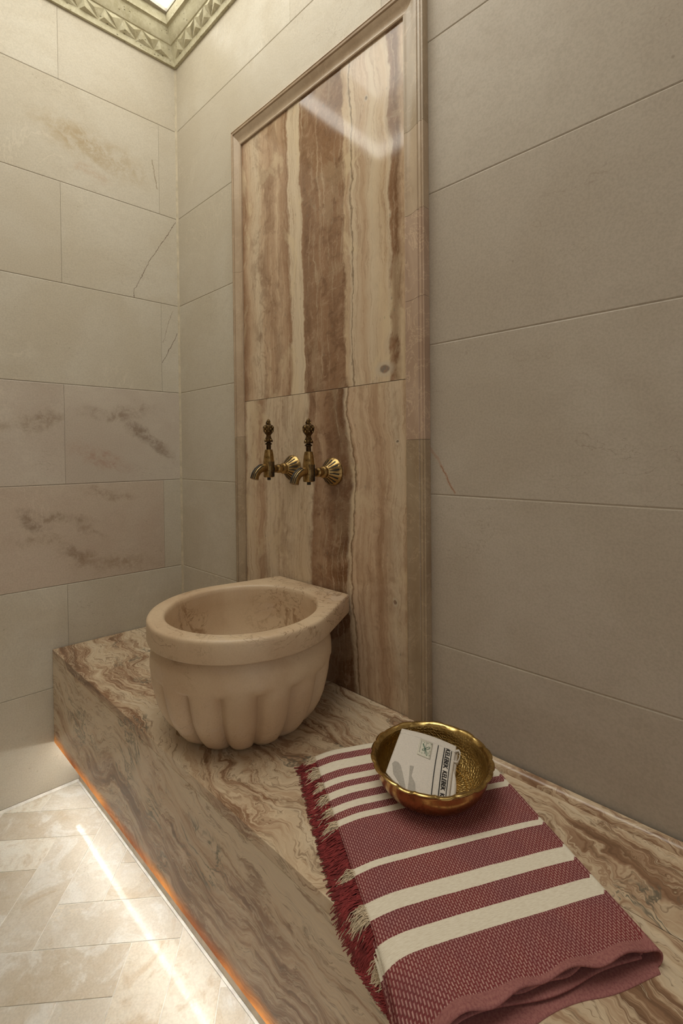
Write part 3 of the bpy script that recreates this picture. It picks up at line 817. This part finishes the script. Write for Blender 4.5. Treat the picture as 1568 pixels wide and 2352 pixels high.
# light strip under the overhang
led = MB(); led.box(0.0, XE - 0.03, -0.0045, 0.0045, -0.003, 0.003)
led = led.build('light_strip', M_led)
led.location = (-0.02, -0.3425, ZU - 0.009)
tag(led, 'white light strip tucked under the bench overhang', 'light strip')

# ------------------------------------------------------------------ marble basin
BC = Vector((0.684, -0.2235, ZB))
basin = tag(empty('marble_basin', BC), 'fluted beige marble wash basin standing on the bench', 'basin')
R_OUT, R_IN, H_RIM, H_RB = 0.195, 0.1585, 0.2415, 0.197
yb = -0.0075 - BC.y
cor = [(0.545 - BC.x, yb), (0.797 - BC.x, yb)]
pts = [(R_OUT * math.cos(a), R_OUT * math.sin(a)) for a in [2 * math.pi * i / 360 for i in range(360)]]
pts = [p for p in pts if p[1] <= yb] + cor
def hull(ps):
    ps = sorted(set(ps))
    def half(seq):
        h = []
        for p in seq:
            while len(h) >= 2 and (h[-1][0] - h[-2][0]) * (p[1] - h[-2][1]) - (h[-1][1] - h[-2][1]) * (p[0] - h[-2][0]) <= 0:
                h.pop()
            h.append(p)
        return h
    a, b = half(ps), half(ps[::-1])
    return a[:-1] + b[:-1]
HP = hull(pts)
def outline(a):
    dx, dy = math.cos(a), math.sin(a)
    best = 0
    for i in range(len(HP)):
        p, q = HP[i], HP[(i + 1) % len(HP)]
        ex, ey = q[0] - p[0], q[1] - p[1]
        den = dx * ey - dy * ex
        if abs(den) < 1e-12: continue
        t = (p[0] * ey - p[1] * ex) / den
        u = (p[0] * dy - p[1] * dx) / den
        if t > 0 and -1e-6 <= u <= 1 + 1e-6:
            best = max(best, t)
    return best
NA = 160
angs = sorted([2 * math.pi * i / NA for i in range(NA)] + [math.atan2(c[1], c[0]) % (2 * math.pi) for c in cor])
OUTR = [outline(a) for a in angs]
def ring_o(off, z):
    return [((r + off) * math.cos(a), (r + off) * math.sin(a), z) for a, r in zip(angs, OUTR)]
def ring_r(r, z):
    return [(r * math.cos(a), r * math.sin(a), z) for a in angs]
rim = MB()
rim.rings([ring_r(R_IN - 0.001, H_RB - 0.004), ring_r(R_IN - 0.0005, H_RIM - 0.012), ring_r(R_IN + 0.001, H_RIM - 0.005), ring_r(R_IN + 0.0035, H_RIM - 0.0012), ring_r(R_IN + 0.007, H_RIM),
           ring_o(-0.007, H_RIM), ring_o(-0.0025, H_RIM - 0.0012), ring_o(-0.0006, H_RIM - 0.0045), ring_o(0, H_RIM - 0.009), ring_o(0, H_RB + 0.004), ring_o(-0.0012, H_RB + 0.001), ring_o(-0.004, H_RB),
           ring_r(0.170, H_RB), ring_r(0.165, H_RB - 0.004), ring_r(R_IN - 0.001, H_RB - 0.004)], True)
rim.build('rim', M_basin, basin, smooth=True, angle=50)
NL = 16
def flute(r, z, a, amp):
    x = ((a + 0.065) * NL / (2 * math.pi)) % 1.0 * 2 - 1          # -1..1 inside one lobe
    arch = math.sqrt(max(0.0, 1 - 0.97 * x * x))
    return r - amp * (1 - arch)
body = MB()
NB = NL * 16
bp = []
outp = [(0.098, 0.0), (0.114, 0.0012), (0.128, 0.006), (0.145, 0.018), (0.158, 0.034), (0.169, 0.053), (0.1775, 0.074), (0.183, 0.096), (0.1865, 0.112), (0.188, 0.120), (0.1888, 0.126), (0.1892, 0.131), (0.1895, 0.136), (0.1897, 0.141), (0.1898, 0.146), (0.1897, 0.152), (0.1894, 0.160), (0.1885, 0.169), (0.1862, 0.178), (0.1825, 0.186), (0.178, 0.192), (0.1765, 0.197)]
rings_ = []
for (r, z) in outp:
    ring = []
    for i in range(NB):
        a = 2 * math.pi * i / NB
        x = ((a + 0.065) * NL / (2 * math.pi)) % 1.0 * 2 - 1
        ztop = 0.150 - 0.012 * x * x
        f = max(0.0, min(1.0, (ztop - z) / 0.016)); f = f * f * (3 - 2 * f)
        amp = 0.029 * f * min(1.0, 0.65 + z / 0.06)
        rr = flute(r, z, a, amp)
        ring.append((rr * math.cos(a), rr * math.sin(a), z))
    rings_.append(ring)
body.rings(rings_, True, True, False)
inp = [(0.1575, 0.197), (0.156, 0.175), (0.151, 0.145), (0.142, 0.115), (0.126, 0.09), (0.10, 0.073), (0.06, 0.066), (0.02, 0.064)]
body.rings([[(0.1765 * math.cos(2 * math.pi * i / NB), 0.1765 * math.sin(2 * math.pi * i / NB), 0.197) for i in range(NB)]] +
           [[(r * math.cos(2 * math.pi * i / NB), r * math.sin(2 * math.pi * i / NB), z) for i in range(NB)] for r, z in inp], True, False, True)
body.build('fluted_bowl', M_basin, basin, smooth=True, angle=38, fixn=False)

# ------------------------------------------------------------------ taps
def make_tap():
    root = empty('brass_tap')
    yb_ = 0.083
    # wall rosette: a fluted cone
    NF = 16
    def ros(r, h, a):
        c = abs(math.cos(a * NF / 2))
        return r * (1 - 0.05 * (1 - c ** 0.5)) if 0.0125 < r < 0.0335 else r
    mb = MB(); mb.lathe([(0.0330, 0.0045), (0.0340, 0.0065), (0.0335, 0.008), (0.031, 0.011), (0.025, 0.0175), (0.018, 0.0255), (0.0125, 0.0315), (0.0115, 0.033)], 128, axis='y', rfun=ros)
    fl = mb.build('wall_rosette', M_tap, root, smooth=True, angle=50)
    for k in range(NF):
        a = 2 * math.pi * k / NF + math.pi / NF
        g = MB()
        prof_ = [(0.0150, 0.0292), (0.0200, 0.0234), (0.0250, 0.0178), (0.0300, 0.0122)]
        lft_, rgt_ = [], []
        for r, h in prof_:
            wv_ = 0.0007 + 0.0012 * (r - 0.015) / 0.015
            for sgn, lst in ((-1, lft_), (1, rgt_)):
                lst.append(((r - 0.0002) * math.cos(a) - sgn * wv_ * math.sin(a), -(h + 0.0006), (r - 0.0002) * math.sin(a) + sgn * wv_ * math.cos(a)))
        low_l = [(p[0] * 0.93, p[1] + 0.002, p[2] * 0.93) for p in lft_]
        low_r = [(p[0] * 0.93, p[1] + 0.002, p[2] * 0.93) for p in rgt_]
        g.rings([lft_, rgt_, low_r, low_l, lft_], False)
        g.build('groove', M_tap_groove, fl)
    # neck between rosette and body
    mb = MB(); mb.lathe([(0.0135, 0.032), (0.0140, 0.035), (0.0140, 0.039), (0.0120, 0.042), (0.0085, 0.0435), (0.0085, 0.0465), (0.0110, 0.0485), (0.0112, 0.0555), (0.0090, 0.058), (0.0085, 0.0605), (0.0100, 0.063), (0.0100, 0.072)], 32, axis='y')
    mb.build('neck', M_tap, root, smooth=True, angle=40)
    c0 = (0, -yb_, 0)
    mb = MB(); mb.lathe([(0.0120, -0.0205), (0.0132, -0.019), (0.0138, -0.010), (0.0140, 0.0), (0.0139, 0.0195), (0.0134, 0.0205)], 40, c0)
    bd = mb.build('body', M_tap, root, smooth=True, angle=40)
    for k in range(5):
        a = 0.50 - 0.27 * k      # ribbed flank on the side that shows
        g = MB()
        for sgn in (1,):
            r0_, r1_ = 0.0132, 0.0146
            da = 0.040
            zz0, zz1 = -0.019, 0.0185
            ring0 = [(c0[0] + r * math.cos(a + d), c0[1] + r * math.sin(a + d), zz0) for r, d in ((r0_, -da), (r1_, -da), (r1_, da), (r0_, da))]
            ring1 = [(p[0], p[1], zz1) for p in ring0]
            g.rings([ring0, ring1], True, True, True)
        g.build('rib_groove', M_tap_groove, bd)
    mb = MB(); mb.lathe([(0.0040, -0.0275), (0.0044, -0.027), (0.0044, -0.0205)], 16, c0)
    mb.build('drain_nub', M_tap_groove, root, smooth=True)
    mb = MB(); mb.lathe([(0.0136, 0.0205), (0.0128, 0.024), (0.0124, 0.0285), (0.01255, 0.029), (0.0118, 0.0335), (0.01195, 0.034), (0.0114, 0.0375), (0.01155, 0.038), (0.0092, 0.0480), (0.0085, 0.0485)], 32, c0)
    mb.build('bonnet', M_tap, root, smooth=True, angle=30)
    mb = MB(); mb.lathe([(0.0058, 0.0485), (0.0058, 0.0605), (0.0088, 0.0615), (0.0090, 0.0625), (0.0074, 0.0645), (0.0052, 0.0655), (0.0052, 0.0690)], 24, c0)
    mb.build('stem', M_tap_dark, root, smooth=True, angle=35)
    # openwork finial handle
    hp = [(0.0040, 0.0670), (0.0108, 0.0675), (0.0106, 0.0690), (0.0092, 0.0730), (0.0072, 0.0785), (0.0056, 0.0825), (0.0060, 0.0850), (0.0090, 0.0885), (0.0118, 0.0930), (0.0132, 0.0975), (0.0136, 0.1015), (0.0128, 0.1055), (0.0112, 0.1085), (0.0078, 0.1100), (0.0058, 0.1112), (0.0060, 0.1140), (0.0055, 0.1175), (0.0040, 0.1210), (0.0018, 0.1240), (0.0004, 0.1248)]
    def dent(r, h, a):
        return r * (0.96 + 0.04 * math.cos(a * 8))
    mb = MB(); mb.lathe(hp, 48, c0, rfun=dent)
    hd = mb.build('handle', M_tap_dark, root, smooth=True, angle=60)
    for (z, n, off, r) in ((0.0718, 8, 0.0, 0.0096), (0.0935, 8, 0.2, 0.0121), (0.0985, 8, 0.59, 0.0134), (0.1040, 8, 0.2, 0.0132), (0.1145, 5, 0.3, 0.0060)):
        for k in range(n):
            a = off + 2 * math.pi * k / n
            g = MB()
            cx_, cy_ = c0[0] + r * math.cos(a), c0[1] + r * math.sin(a)
            rr = []
            for th in range(8):
                t_ = 2 * math.pi * th / 8
                rr.append((cx_ - 0.0011 * math.cos(t_) * math.sin(a), cy_ + 0.0011 * math.cos(t_) * math.cos(a), z + 0.0023 * math.sin(t_)))
            rr2 = [(cx_ + (p[0] - cx_) * 0.5 + 0.0007 * math.cos(a), cy_ + (p[1] - cy_) * 0.5 + 0.0007 * math.sin(a), z + (p[2] - z) * 0.6) for p in rr]
            g.rings([rr, rr2], True, True, True)
            g.build('bead', M_tap if k % 2 else M_bowl_rim, hd)
    # spout
    sp = [(0, -yb_ - 0.006, 0.002), (0, -yb_ - 0.016, 0.0035), (0, -yb_ - 0.025, 0.0015), (0, -yb_ - 0.034, -0.0045), (0, -yb_ - 0.041, -0.0130), (0, -yb_ - 0.0445, -0.0235)]
    fine = []
    for i in range(len(sp) - 1):
        for t in (0, 0.5):
            fine.append(tuple(sp[i][k] + (sp[i + 1][k] - sp[i][k]) * t for k in range(3)))
    fine.append(sp[-1])
    mb = MB(); mb.tube(fine, [0.0098, 0.0100, 0.0100, 0.0098, 0.0096, 0.0094, 0.0094, 0.0095, 0.0096, 0.0098, 0.0100], 24)
    so = mb.build('spout', M_tap, root, smooth=True, angle=50)
    for k, off in enumerate((-0.0062, -0.0022, 0.0022, 0.0062)):
        g = MB()
        pp = []
        for i, p in enumerate(fine[3:]):
            t = Vector(fine[min(i + 4, len(fine) - 1)]) - Vector(fine[i + 2])
            t.normalize()
            nrm_ = Vector((0, t.z, -t.y))
            if nrm_.y > 0 or nrm_.z < 0: nrm_ = -nrm_ if nrm_.z < 0 else nrm_
            rad_ = 0.0096
            # grooves wrap over the outer bend and the flank towards the camera
            ang = -0.35 + k * 0.42
            pp.append(Vector(p) + nrm_ * (rad_ * math.cos(ang)) + Vector((1, 0, 0)) * (rad_ * math.sin(ang)))
        g.tube([tuple(v) for v in pp], 0.0013, 5)
        g.build('rib_groove', M_tap_groove, so)
    return root
def copy_tree(o, parent=None):
    c = o.copy(); COL.objects.link(c); c.parent = parent
    for ch in o.children:
        copy_tree(ch, c)
    return c
tap = make_tap()
tap2 = copy_tree(tap)
tap.location = (0.5985, 0, 0.951)
tap2.location = (0.7449, 0, 0.9445)
tag(tap, 'antique brass tap with openwork handle, farther left of the pair', 'tap', 'taps above the basin')
tag(tap2, 'antique brass tap with openwork handle, nearer right of the pair', 'tap', 'taps above the basin')

# ------------------------------------------------------------------ towel
TE = Vector((0.8525, -0.5227, 0)).normalized()      # along the towel (s)
TN = Vector((-TE.y, TE.x, 0))                       # across it (t), fringe at low t
TW = Vector((0, 0, 0))
T0, T1 = 0.2805, 0.578
S0, S1 = 0.8975, 1.329
towel = tag(empty('striped_towel', (TE * 1.1 + TN * 0.43) + Vector((0, 0, ZB))), 'folded dark red towel with cream stripes and a fringe, lying under the bowl', 'towel')
TO = towel.location.copy()
def st(s, t, z):
    p = TE * s + TN * t
    return Vector((p.x, p.y, z))
def droop(p):
    """cloth beyond the bench edge sags a little"""
    over = max(0.0, (Y_FRONT - p.y))
    return -min(1.6 * over * over * 8, 0.05)
def wav(s, t, k):
    return 0.0011 * mnoise.noise(Vector((s * 9, t * 6, k))) + 0.0005 * mnoise.noise(Vector((s * 26, t * 20, k + 7)))
def sheet(name, ztop, zbot, t_fold, s_end_top, s_end_bot, s_start, seed, tl_top, tl_bot):
    """a cloth folded at its right edge: top sheet, rounded fold, bottom sheet"""
    NS, NT_ = 150, 60
    path = []
    for i in range(NT_ + 1):
        path.append((tl_top + (t_fold - tl_top) * i / NT_, ztop, 0))
    rfold = (ztop - zbot) / 2
    for i in range(1, 9):
        a = math.pi / 2 - math.pi * i / 9
        path.append((t_fold + rfold * math.cos(a), (ztop + zbot) / 2 + rfold * math.sin(a), 0.5))
    for i in range(NT_ + 1):
        path.append((t_fold - (t_fold - tl_bot) * i / NT_, zbot, 1))
    mb = MB()
    uvs = []
    np_ = len(path)
    for j in range(NS + 1):
        for (t, z, lay) in path:
            se = s_end_top + (s_end_bot - s_end_top) * lay
            f = (T1 - t) / (T1 - T0)
            se += 0.004 * math.sin(t * 37 + seed) * min(1, f * 3) + (0.02 * max(0, f - 0.35) if lay == 1 and s_end_bot > S1 else 0)
            s = s_start + (se - s_start) * j / NS
            edge = max(0.0, 1 - (se - s) / 0.035)
            zz = z + wav(s, t, seed) * (1 if lay == 0 else 0.3)
            if lay == 0:
                zz += edge ** 2 * (0.0035 * math.sin(t * 95 + seed) + 0.002 * math.sin(t * 41))      # wavy hem
                le = max(0.0, 1 - (t - tl_top) / 0.05)
                zz -= le * le * (z * 0.35)
                fo = max(0.0, 1 - (t_fold - t) / 0.02)
                zz -= fo * fo * 0.001
            zz = max(zz, 0.0008)
            p = st(s, t, 0)
            p.z = zz + droop(p)
            mb.v.append((p.x - TO.x, p.y - TO.y, p.z))
            uvs.append((s if lay == 0 else s + 0.004, t if lay < 1 else 2 * t_fold - t))
    for j in range(NS):
        for i in range(np_ - 1):
            a = j * np_ + i
            mb.f.append((a, a + 1, a + np_ + 1, a + np_))
    ob = mb.build(name, M_towel, towel, smooth=True, angle=180, fixn=False, uvs=uvs)
    so_ = ob.modifiers.new('thickness', 'SOLIDIFY')
    so_.thickness = 0.0022
    so_.offset = -1
    return ob
sheet('outer_layer', 0.0185, 0.0012, T1 - 0.0085, S1, S1 + 0.012, S0, 1.0, T0, T0 - 0.004)
sheet('inner_layer', 0.0125, 0.0065, T1 - 0.018, S1 - 0.008, S1 - 0.002, S0 + 0.004, 4.0, T0 + 0.002, T0 - 0.002)

# fringe: yarn strands at the left edge, knotted cream tufts at the stripes
RF = random.Random(11)
def is_cream(s):
    k = 0
    for a, kk in STRIPES:
        if s >= a: k = kk
    return k == 1
def strand(mb, s, zt, length, rad, spread, lift):
    n = 6
    t = T0 + 0.002
    ds = RF.gauss(0, spread)
    ph = RF.uniform(0, 6.28)
    pts_ = []
    for i in range(n):
        f = i / (n - 1)
        ss = s + ds * f * f + 0.0016 * (math.sin(ph + 6 * f) - math.sin(ph))
        tt = t - length * f
        p = st(ss, tt, 0)
        base = max(0.0012, zt * (1 - f) ** 1.3 + lift * math.sin(math.pi * f) * RF.uniform(0.6, 1.2))
        if p.y < Y_FRONT:
            over = Y_FRONT - p.y
            hang = min(over, 0.030)
            base = base - hang * 0.95
            p.y = max(p.y, Y_FRONT - 0.004 - 0.35 * over - 0.004)
        pts_.append((p.x - TO.x, p.y - TO.y, base))
    mb.tube(pts_, [rad, rad, rad * 0.95, rad * 0.9, rad * 0.8, rad * 0.55], 4)
red, crm = MB(), MB()
s = S0
clump = 0.0
while s < S1 + 0.004:
    if RF.random() < 0.12: clump = RF.gauss(0, 0.004)
    cream = is_cream(s)
    for lay in range(3):
        zt = (0.010, 0.006, 0.003)[lay]
        L = RF.uniform(0.022, 0.038) + (0.003 if lay == 2 else 0.0)
        if cream and lay == 0:
            strand(crm, s + RF.uniform(-.001, .001), 0.013, RF.uniform(0.018, 0.033), 0.0006, 0.006, 0.004)
            strand(crm, s + RF.uniform(-.001, .001), 0.014, RF.uniform(0.010, 0.028), 0.0006, 0.009, 0.006)
            strand(crm, s + RF.uniform(-.001, .001), 0.012, RF.uniform(0.014, 0.030), 0.00055, 0.008, 0.005)
        else:
            strand(red, s + RF.uniform(-.001, .001) , zt, L, 0.0011, 0.0032, 0.003)
            if lay == 0:
                strand(red, s + clump * 0.2 + RF.uniform(-.001, .001), zt + 0.002, L * 0.92, 0.0008, 0.004, 0.004)
    s += 0.00085
tag(red.build('red_fringe', M_fr_red, towel, smooth=True, angle=180, fixn=False), 'dark red yarn fringe', kind='stuff')
tag(crm.build('cream_fringe', M_fr_crm, towel, smooth=True, angle=180, fixn=False), 'cream yarn tufts at the stripe ends', kind='stuff')

# ------------------------------------------------------------------ brass bowl
ZT = ZB + 0.0190
BW = Vector((1.1165, -0.1605, ZT))
bowl = tag(empty('brass_bowl', BW), 'hammered brass bath bowl standing on the red towel', 'bowl')
NBW = 240
outer = [(0.0, 0.0015), (0.050, 0.0015), (0.060, 0.0022), (0.0685, 0.0055), (0.078, 0.0125), (0.0850, 0.0215), (0.0890, 0.0305), (0.0905, 0.0385), (0.0902, 0.0450), (0.0908, 0.0475), (0.0925, 0.0500)]
mb = MB(); mb.lathe(outer[1:], NBW, cap0=True, cap1=False)
mb.build('outer_wall', M_bowl_out, bowl, smooth=True, angle=50, fixn=False)
inner = [(0.0885, 0.0500), (0.0875, 0.0455), (0.0878, 0.0400), (0.0865, 0.0310), (0.0825, 0.0220), (0.0755, 0.0140), (0.0690, 0.0092), (0.0670, 0.0098), (0.0655, 0.0082), (0.0635, 0.0078), (0.0625, 0.0086), (0.0610, 0.0072), (0.0560, 0.0068), (0.0550, 0.0078), (0.0535, 0.0066), (0.0400, 0.0062), (0.0390, 0.0070), (0.0378, 0.0062), (0.0200, 0.0060), (0.0190, 0.0068), (0.0180, 0.0060), (0.004, 0.0060)]
mb = MB(); mb.lathe(inner, NBW, cap0=False, cap1=True)
mb.build('inner_wall', M_bowl_in, bowl, smooth=True, angle=50, fixn=False)
NLB = 20
def scal(r, h, a):
    x = (a * NLB / (2 * math.pi)) % 1.0 * 2 - 1
    k = 1 - abs(x) ** 3
    return r + (0.0022 * (k - 0.6) if r > 0.0925 else 0.0)
mb = MB()
rr = []
for (r, h) in [(0.0925, 0.0498), (0.0952, 0.0502), (0.0978, 0.0520), (0.0984, 0.0536), (0.0972, 0.0549), (0.0950, 0.0552), (0.0926, 0.0545), (0.0905, 0.0528), (0.0885, 0.0498)]:
    ring = []
    for i in range(NBW):
        a = 2 * math.pi * i / NBW
        x = (a * NLB / (2 * math.pi)) % 1.0 * 2 - 1
        hh = h + 0.0009 * math.sin(a * NLB / 2) * (1 if h > 0.0515 else 0)
        q_ = scal(r, h, a)
        ring.append((q_ * math.cos(a), q_ * math.sin(a), hh))
    rr.append(ring)
mb.rings(rr, True)
rim_o = mb.build('scalloped_rim', M_bowl_rim, bowl, smooth=True, angle=40, fixn=False)

# ------------------------------------------------------------------ cotton bath mitt with printed edge, lying in the bowl
mitt = tag(empty('bath_mitt', BW + Vector((0, 0, 0.03))), 'white cotton bath mitt with a black lettered edge, leaning inside the brass bowl', 'mitt')
MO = mitt.location.copy()
A_, B_ = Vector((1.0345, -0.1290, ZT + 0.0510)), Vector((1.1180, -0.0820, ZT + 0.0325))
D_, C_ = Vector((1.0830, -0.2375, ZT + 0.0500)), Vector((1.1785, -0.2130, ZT + 0.0240))
def mp(u, v, h=0.0):
    """mitt surface; u left to right, v top to bottom"""
    p = (A_ * (1 - u) + B_ * u) * (1 - v) + (D_ * (1 - u) + C_ * u) * v
    p = p + Vector((0, 0, 1)) * (0.0030 * math.sin(math.pi * u) + 0.0016 * math.sin(math.pi * v) + 0.0009 * math.sin(9 * v + 4 * u) * (0.3 + u * 0.7))
    p = p + Vector((0.013, -0.015, -0.004)) * (4 * max(0.0, min(1.0, u)) * (1 - max(0.0, min(1.0, u))) * v * v)
    n_ = (B_ - A_).cross(D_ - A_).normalized()
    if n_.z < 0: n_ = -n_
    return p + n_ * h
def grid_patch(name, u0, u1, v0, v1, h, mat, nu=24, nv=24, th=0.0, edge=None):
    mb = MB()
    for j in range(nv + 1):
        for i in range(nu + 1):
            u, v = u0 + (u1 - u0) * i / nu, v0 + (v1 - v0) * j / nv
            k = 0.0
            if edge:      # pillowy edge
                e = min(i / nu, 1 - i / nu, j / nv, 1 - j / nv)
                k = -edge * max(0.0, 1 - e / 0.06) ** 2
            p = mp(u, v, h + k) - MO
            mb.v.append(tuple(p))
    for j in range(nv):
        for i in range(nu):
            a = j * (nu + 1) + i
            mb.f.append((a, a + nu + 1, a + nu + 2, a + 1))
    o = mb.build(name, mat, mitt, smooth=True, angle=180, fixn=False)
    if th:
        md = o.modifiers.new('thickness', 'SOLIDIFY'); md.thickness = th; md.offset = -1
    return o
grid_patch('mitt_front', 0.0, 1.0, 0.0, 1.0, 0.0, M_cotton, 40, 40, 0.0012, 0.0012)
bk = grid_patch('mitt_back', 0.03, 1.05, 0.03, 0.98, -0.0042, M_cotton, 30, 30, 0.0012, 0.0012)
hem = grid_patch('hem_band', 0.0, 1.0, -0.005, 0.115, 0.0006, M_cotton, 40, 6, 0.0006, 0.0003)
for (u0, w) in ((0.690, 0.014), (0.800, 0.016), (0.925, 0.013)):
    grid_patch('printed_line', u0, u0 + w, 0.12, 1.0, 0.0006, M_black, 2, 40)
# rounded tab at the side and a hanging loop
mb = MB()
nv = 20
for j in range(nv + 1):
    v = 0.42 + 0.50 * j / nv
    b = math.sin(math.pi * j / nv) ** 0.6
    for u in (0.97, 1.0 + 0.05 * b, 1.0 + 0.085 * b):
        mb.v.append(tuple(mp(u, v, -0.0025) - MO))
for j in range(nv):
    for i in range(2):
        a = j * 3 + i
        mb.f.append((a, a + 3, a + 4, a + 1))
o = mb.build('thumb_edge', M_cotton, mitt, smooth=True, fixn=False)
md = o.modifiers.new('thickness', 'SOLIDIFY'); md.thickness = 0.002
lp = MB()
loop_pts = [mp(0.985, 0.10, -0.001), mp(1.045, 0.085, 0.002), mp(1.075, 0.13, 0.002), mp(1.07, 0.22, 0.0), mp(1.05, 0.27, -0.002), mp(0.985, 0.27, -0.003)]
for p in loop_pts:
    q_ = p - MO
    lp.v += [(q_.x, q_.y, q_.z - 0.003), (q_.x, q_.y, q_.z + 0.003)]
for i in range(len(loop_pts) - 1):
    lp.f.append((2 * i, 2 * i + 2, 2 * i + 3, 2 * i + 1))
o = lp.build('hanging_loop', M_cotton, mitt, smooth=True, fixn=False)
md = o.modifiers.new('thickness', 'SOLIDIFY'); md.thickness = 0.001
# grey cloth patches laid over the lower left of the mitt
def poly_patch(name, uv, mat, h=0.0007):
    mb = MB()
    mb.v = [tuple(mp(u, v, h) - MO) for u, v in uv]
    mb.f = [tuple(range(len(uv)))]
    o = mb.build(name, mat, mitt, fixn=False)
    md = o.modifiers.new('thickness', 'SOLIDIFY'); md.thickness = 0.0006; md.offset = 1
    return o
poly_patch('grey_patch', [(0.045, 0.80), (0.07, 0.735), (0.12, 0.715), (0.17, 0.74), (0.22, 0.82), (0.30, 0.955), (0.28, 1.0), (0.10, 0.93)], M_cotton_grey)
poly_patch('grey_patch', [(0.305, 0.66), (0.365, 0.64), (0.355, 0.78), (0.43, 0.84), (0.465, 0.99), (0.335, 0.985), (0.33, 0.85)], M_cotton_grey)

def lettering(name, text, v0, v1, u0, u1, mat, h, bold=0.0, parent=None):
    """letters running down the mitt (v) with their tops to the right (u)"""
    cu = bpy.data.curves.new(name, 'FONT')
    cu.body = text
    cu.size = 1.0
    cu.offset = bold
    cu.resolution_u = 3
    tmp = bpy.data.objects.new(name + '_tmp', cu)
    COL.objects.link(tmp)
    dg = bpy.context.evaluated_depsgraph_get()
    me = bpy.data.meshes.new_from_object(tmp.evaluated_get(dg))
    xs = [v.co.x for v in me.vertices]; ys = [v.co.y for v in me.vertices]
    x0, x1, y0, y1 = min(xs), max(xs), min(ys), max(ys)
    for v in me.vertices:
        vv = v0 + (v1 - v0) * (v.co.x - x0) / (x1 - x0)
        uu = u0 + (u1 - u0) * (v.co.y - y0) / (y1 - y0)
        v.co = mp(uu, vv, h) - MO
    me.name = name
    me.materials.clear(); me.materials.append(mat)
    bpy.data.objects.remove(tmp)
    bpy.data.curves.remove(cu)
    o = bpy.data.objects.new(name, me)
    COL.objects.link(o)
    o.parent = parent or mitt
    return o
lettering('printed_word', 'KELEBEK', 0.115, 0.475, 0.832, 0.908, M_black, 0.0008, 0.02)
lettering('printed_word', 'KELEBEK', 0.510, 0.770, 0.832, 0.908, M_black, 0.0008, 0.02)
lettering('printed_word', 'KELEBE', 0.805, 1.0, 0.832, 0.908, M_black, 0.0008, 0.02)
patch = grid_patch('sewn_label', 0.375, 0.60, 0.135, 0.43, 0.0012, M_patch, 6, 6, 0.0005)
def pen(name, uv, mat, w=0.00035):
    mb = MB()
    mb.tube([tuple(mp(u, v, 0.0020) - MO) for u, v in uv], w, 4)
    return mb.build(name, mat, mitt, smooth=True, fixn=False)
def leaf(cu_, cv_, ang, ln, wd):
    out = []
    for i in range(15):
        t = i / 14 * 2 * math.pi
        a, b = ln * (1 - math.cos(t)) / 2, wd * math.sin(t)
        out.append((cu_ + (a * math.cos(ang) - b * math.sin(ang)), cv_ + (a * math.sin(ang) + b * math.cos(ang)) * 1.25))
    return out
pen('leaf_print', leaf(0.495, 0.30, -0.62, 0.085, 0.014), M_green)
pen('leaf_print', leaf(0.500, 0.32, 1.05, 0.075, 0.010), M_green)
pen('leaf_print', leaf(0.488, 0.30, -2.2, 0.085, 0.006), M_green)
pen('leaf_print', leaf(0.486, 0.31, 2.7, 0.045, 0.012), M_green)
for (u, v) in ((0.455, 0.185), (0.515, 0.185), (0.575, 0.17), (0.575, 0.385), (0.55, 0.35), (0.45, 0.39), (0.57, 0.315)):
    pen('sprig_print', [(u - 0.010, v - 0.012), (u, v + 0.012), (u + 0.010, v - 0.012)], M_green, 0.00022)
for i in range(9):
    v = 0.165 + i * 0.026
    pen('fine_print', [(0.398, v), (0.398 + 0.012, v + 0.012), (0.398, v + 0.018)], M_mauve, 0.0002)
    pen('fine_print', [(0.487, v), (0.487 + 0.012, v + 0.010), (0.487, v + 0.018)], M_mauve, 0.0002)
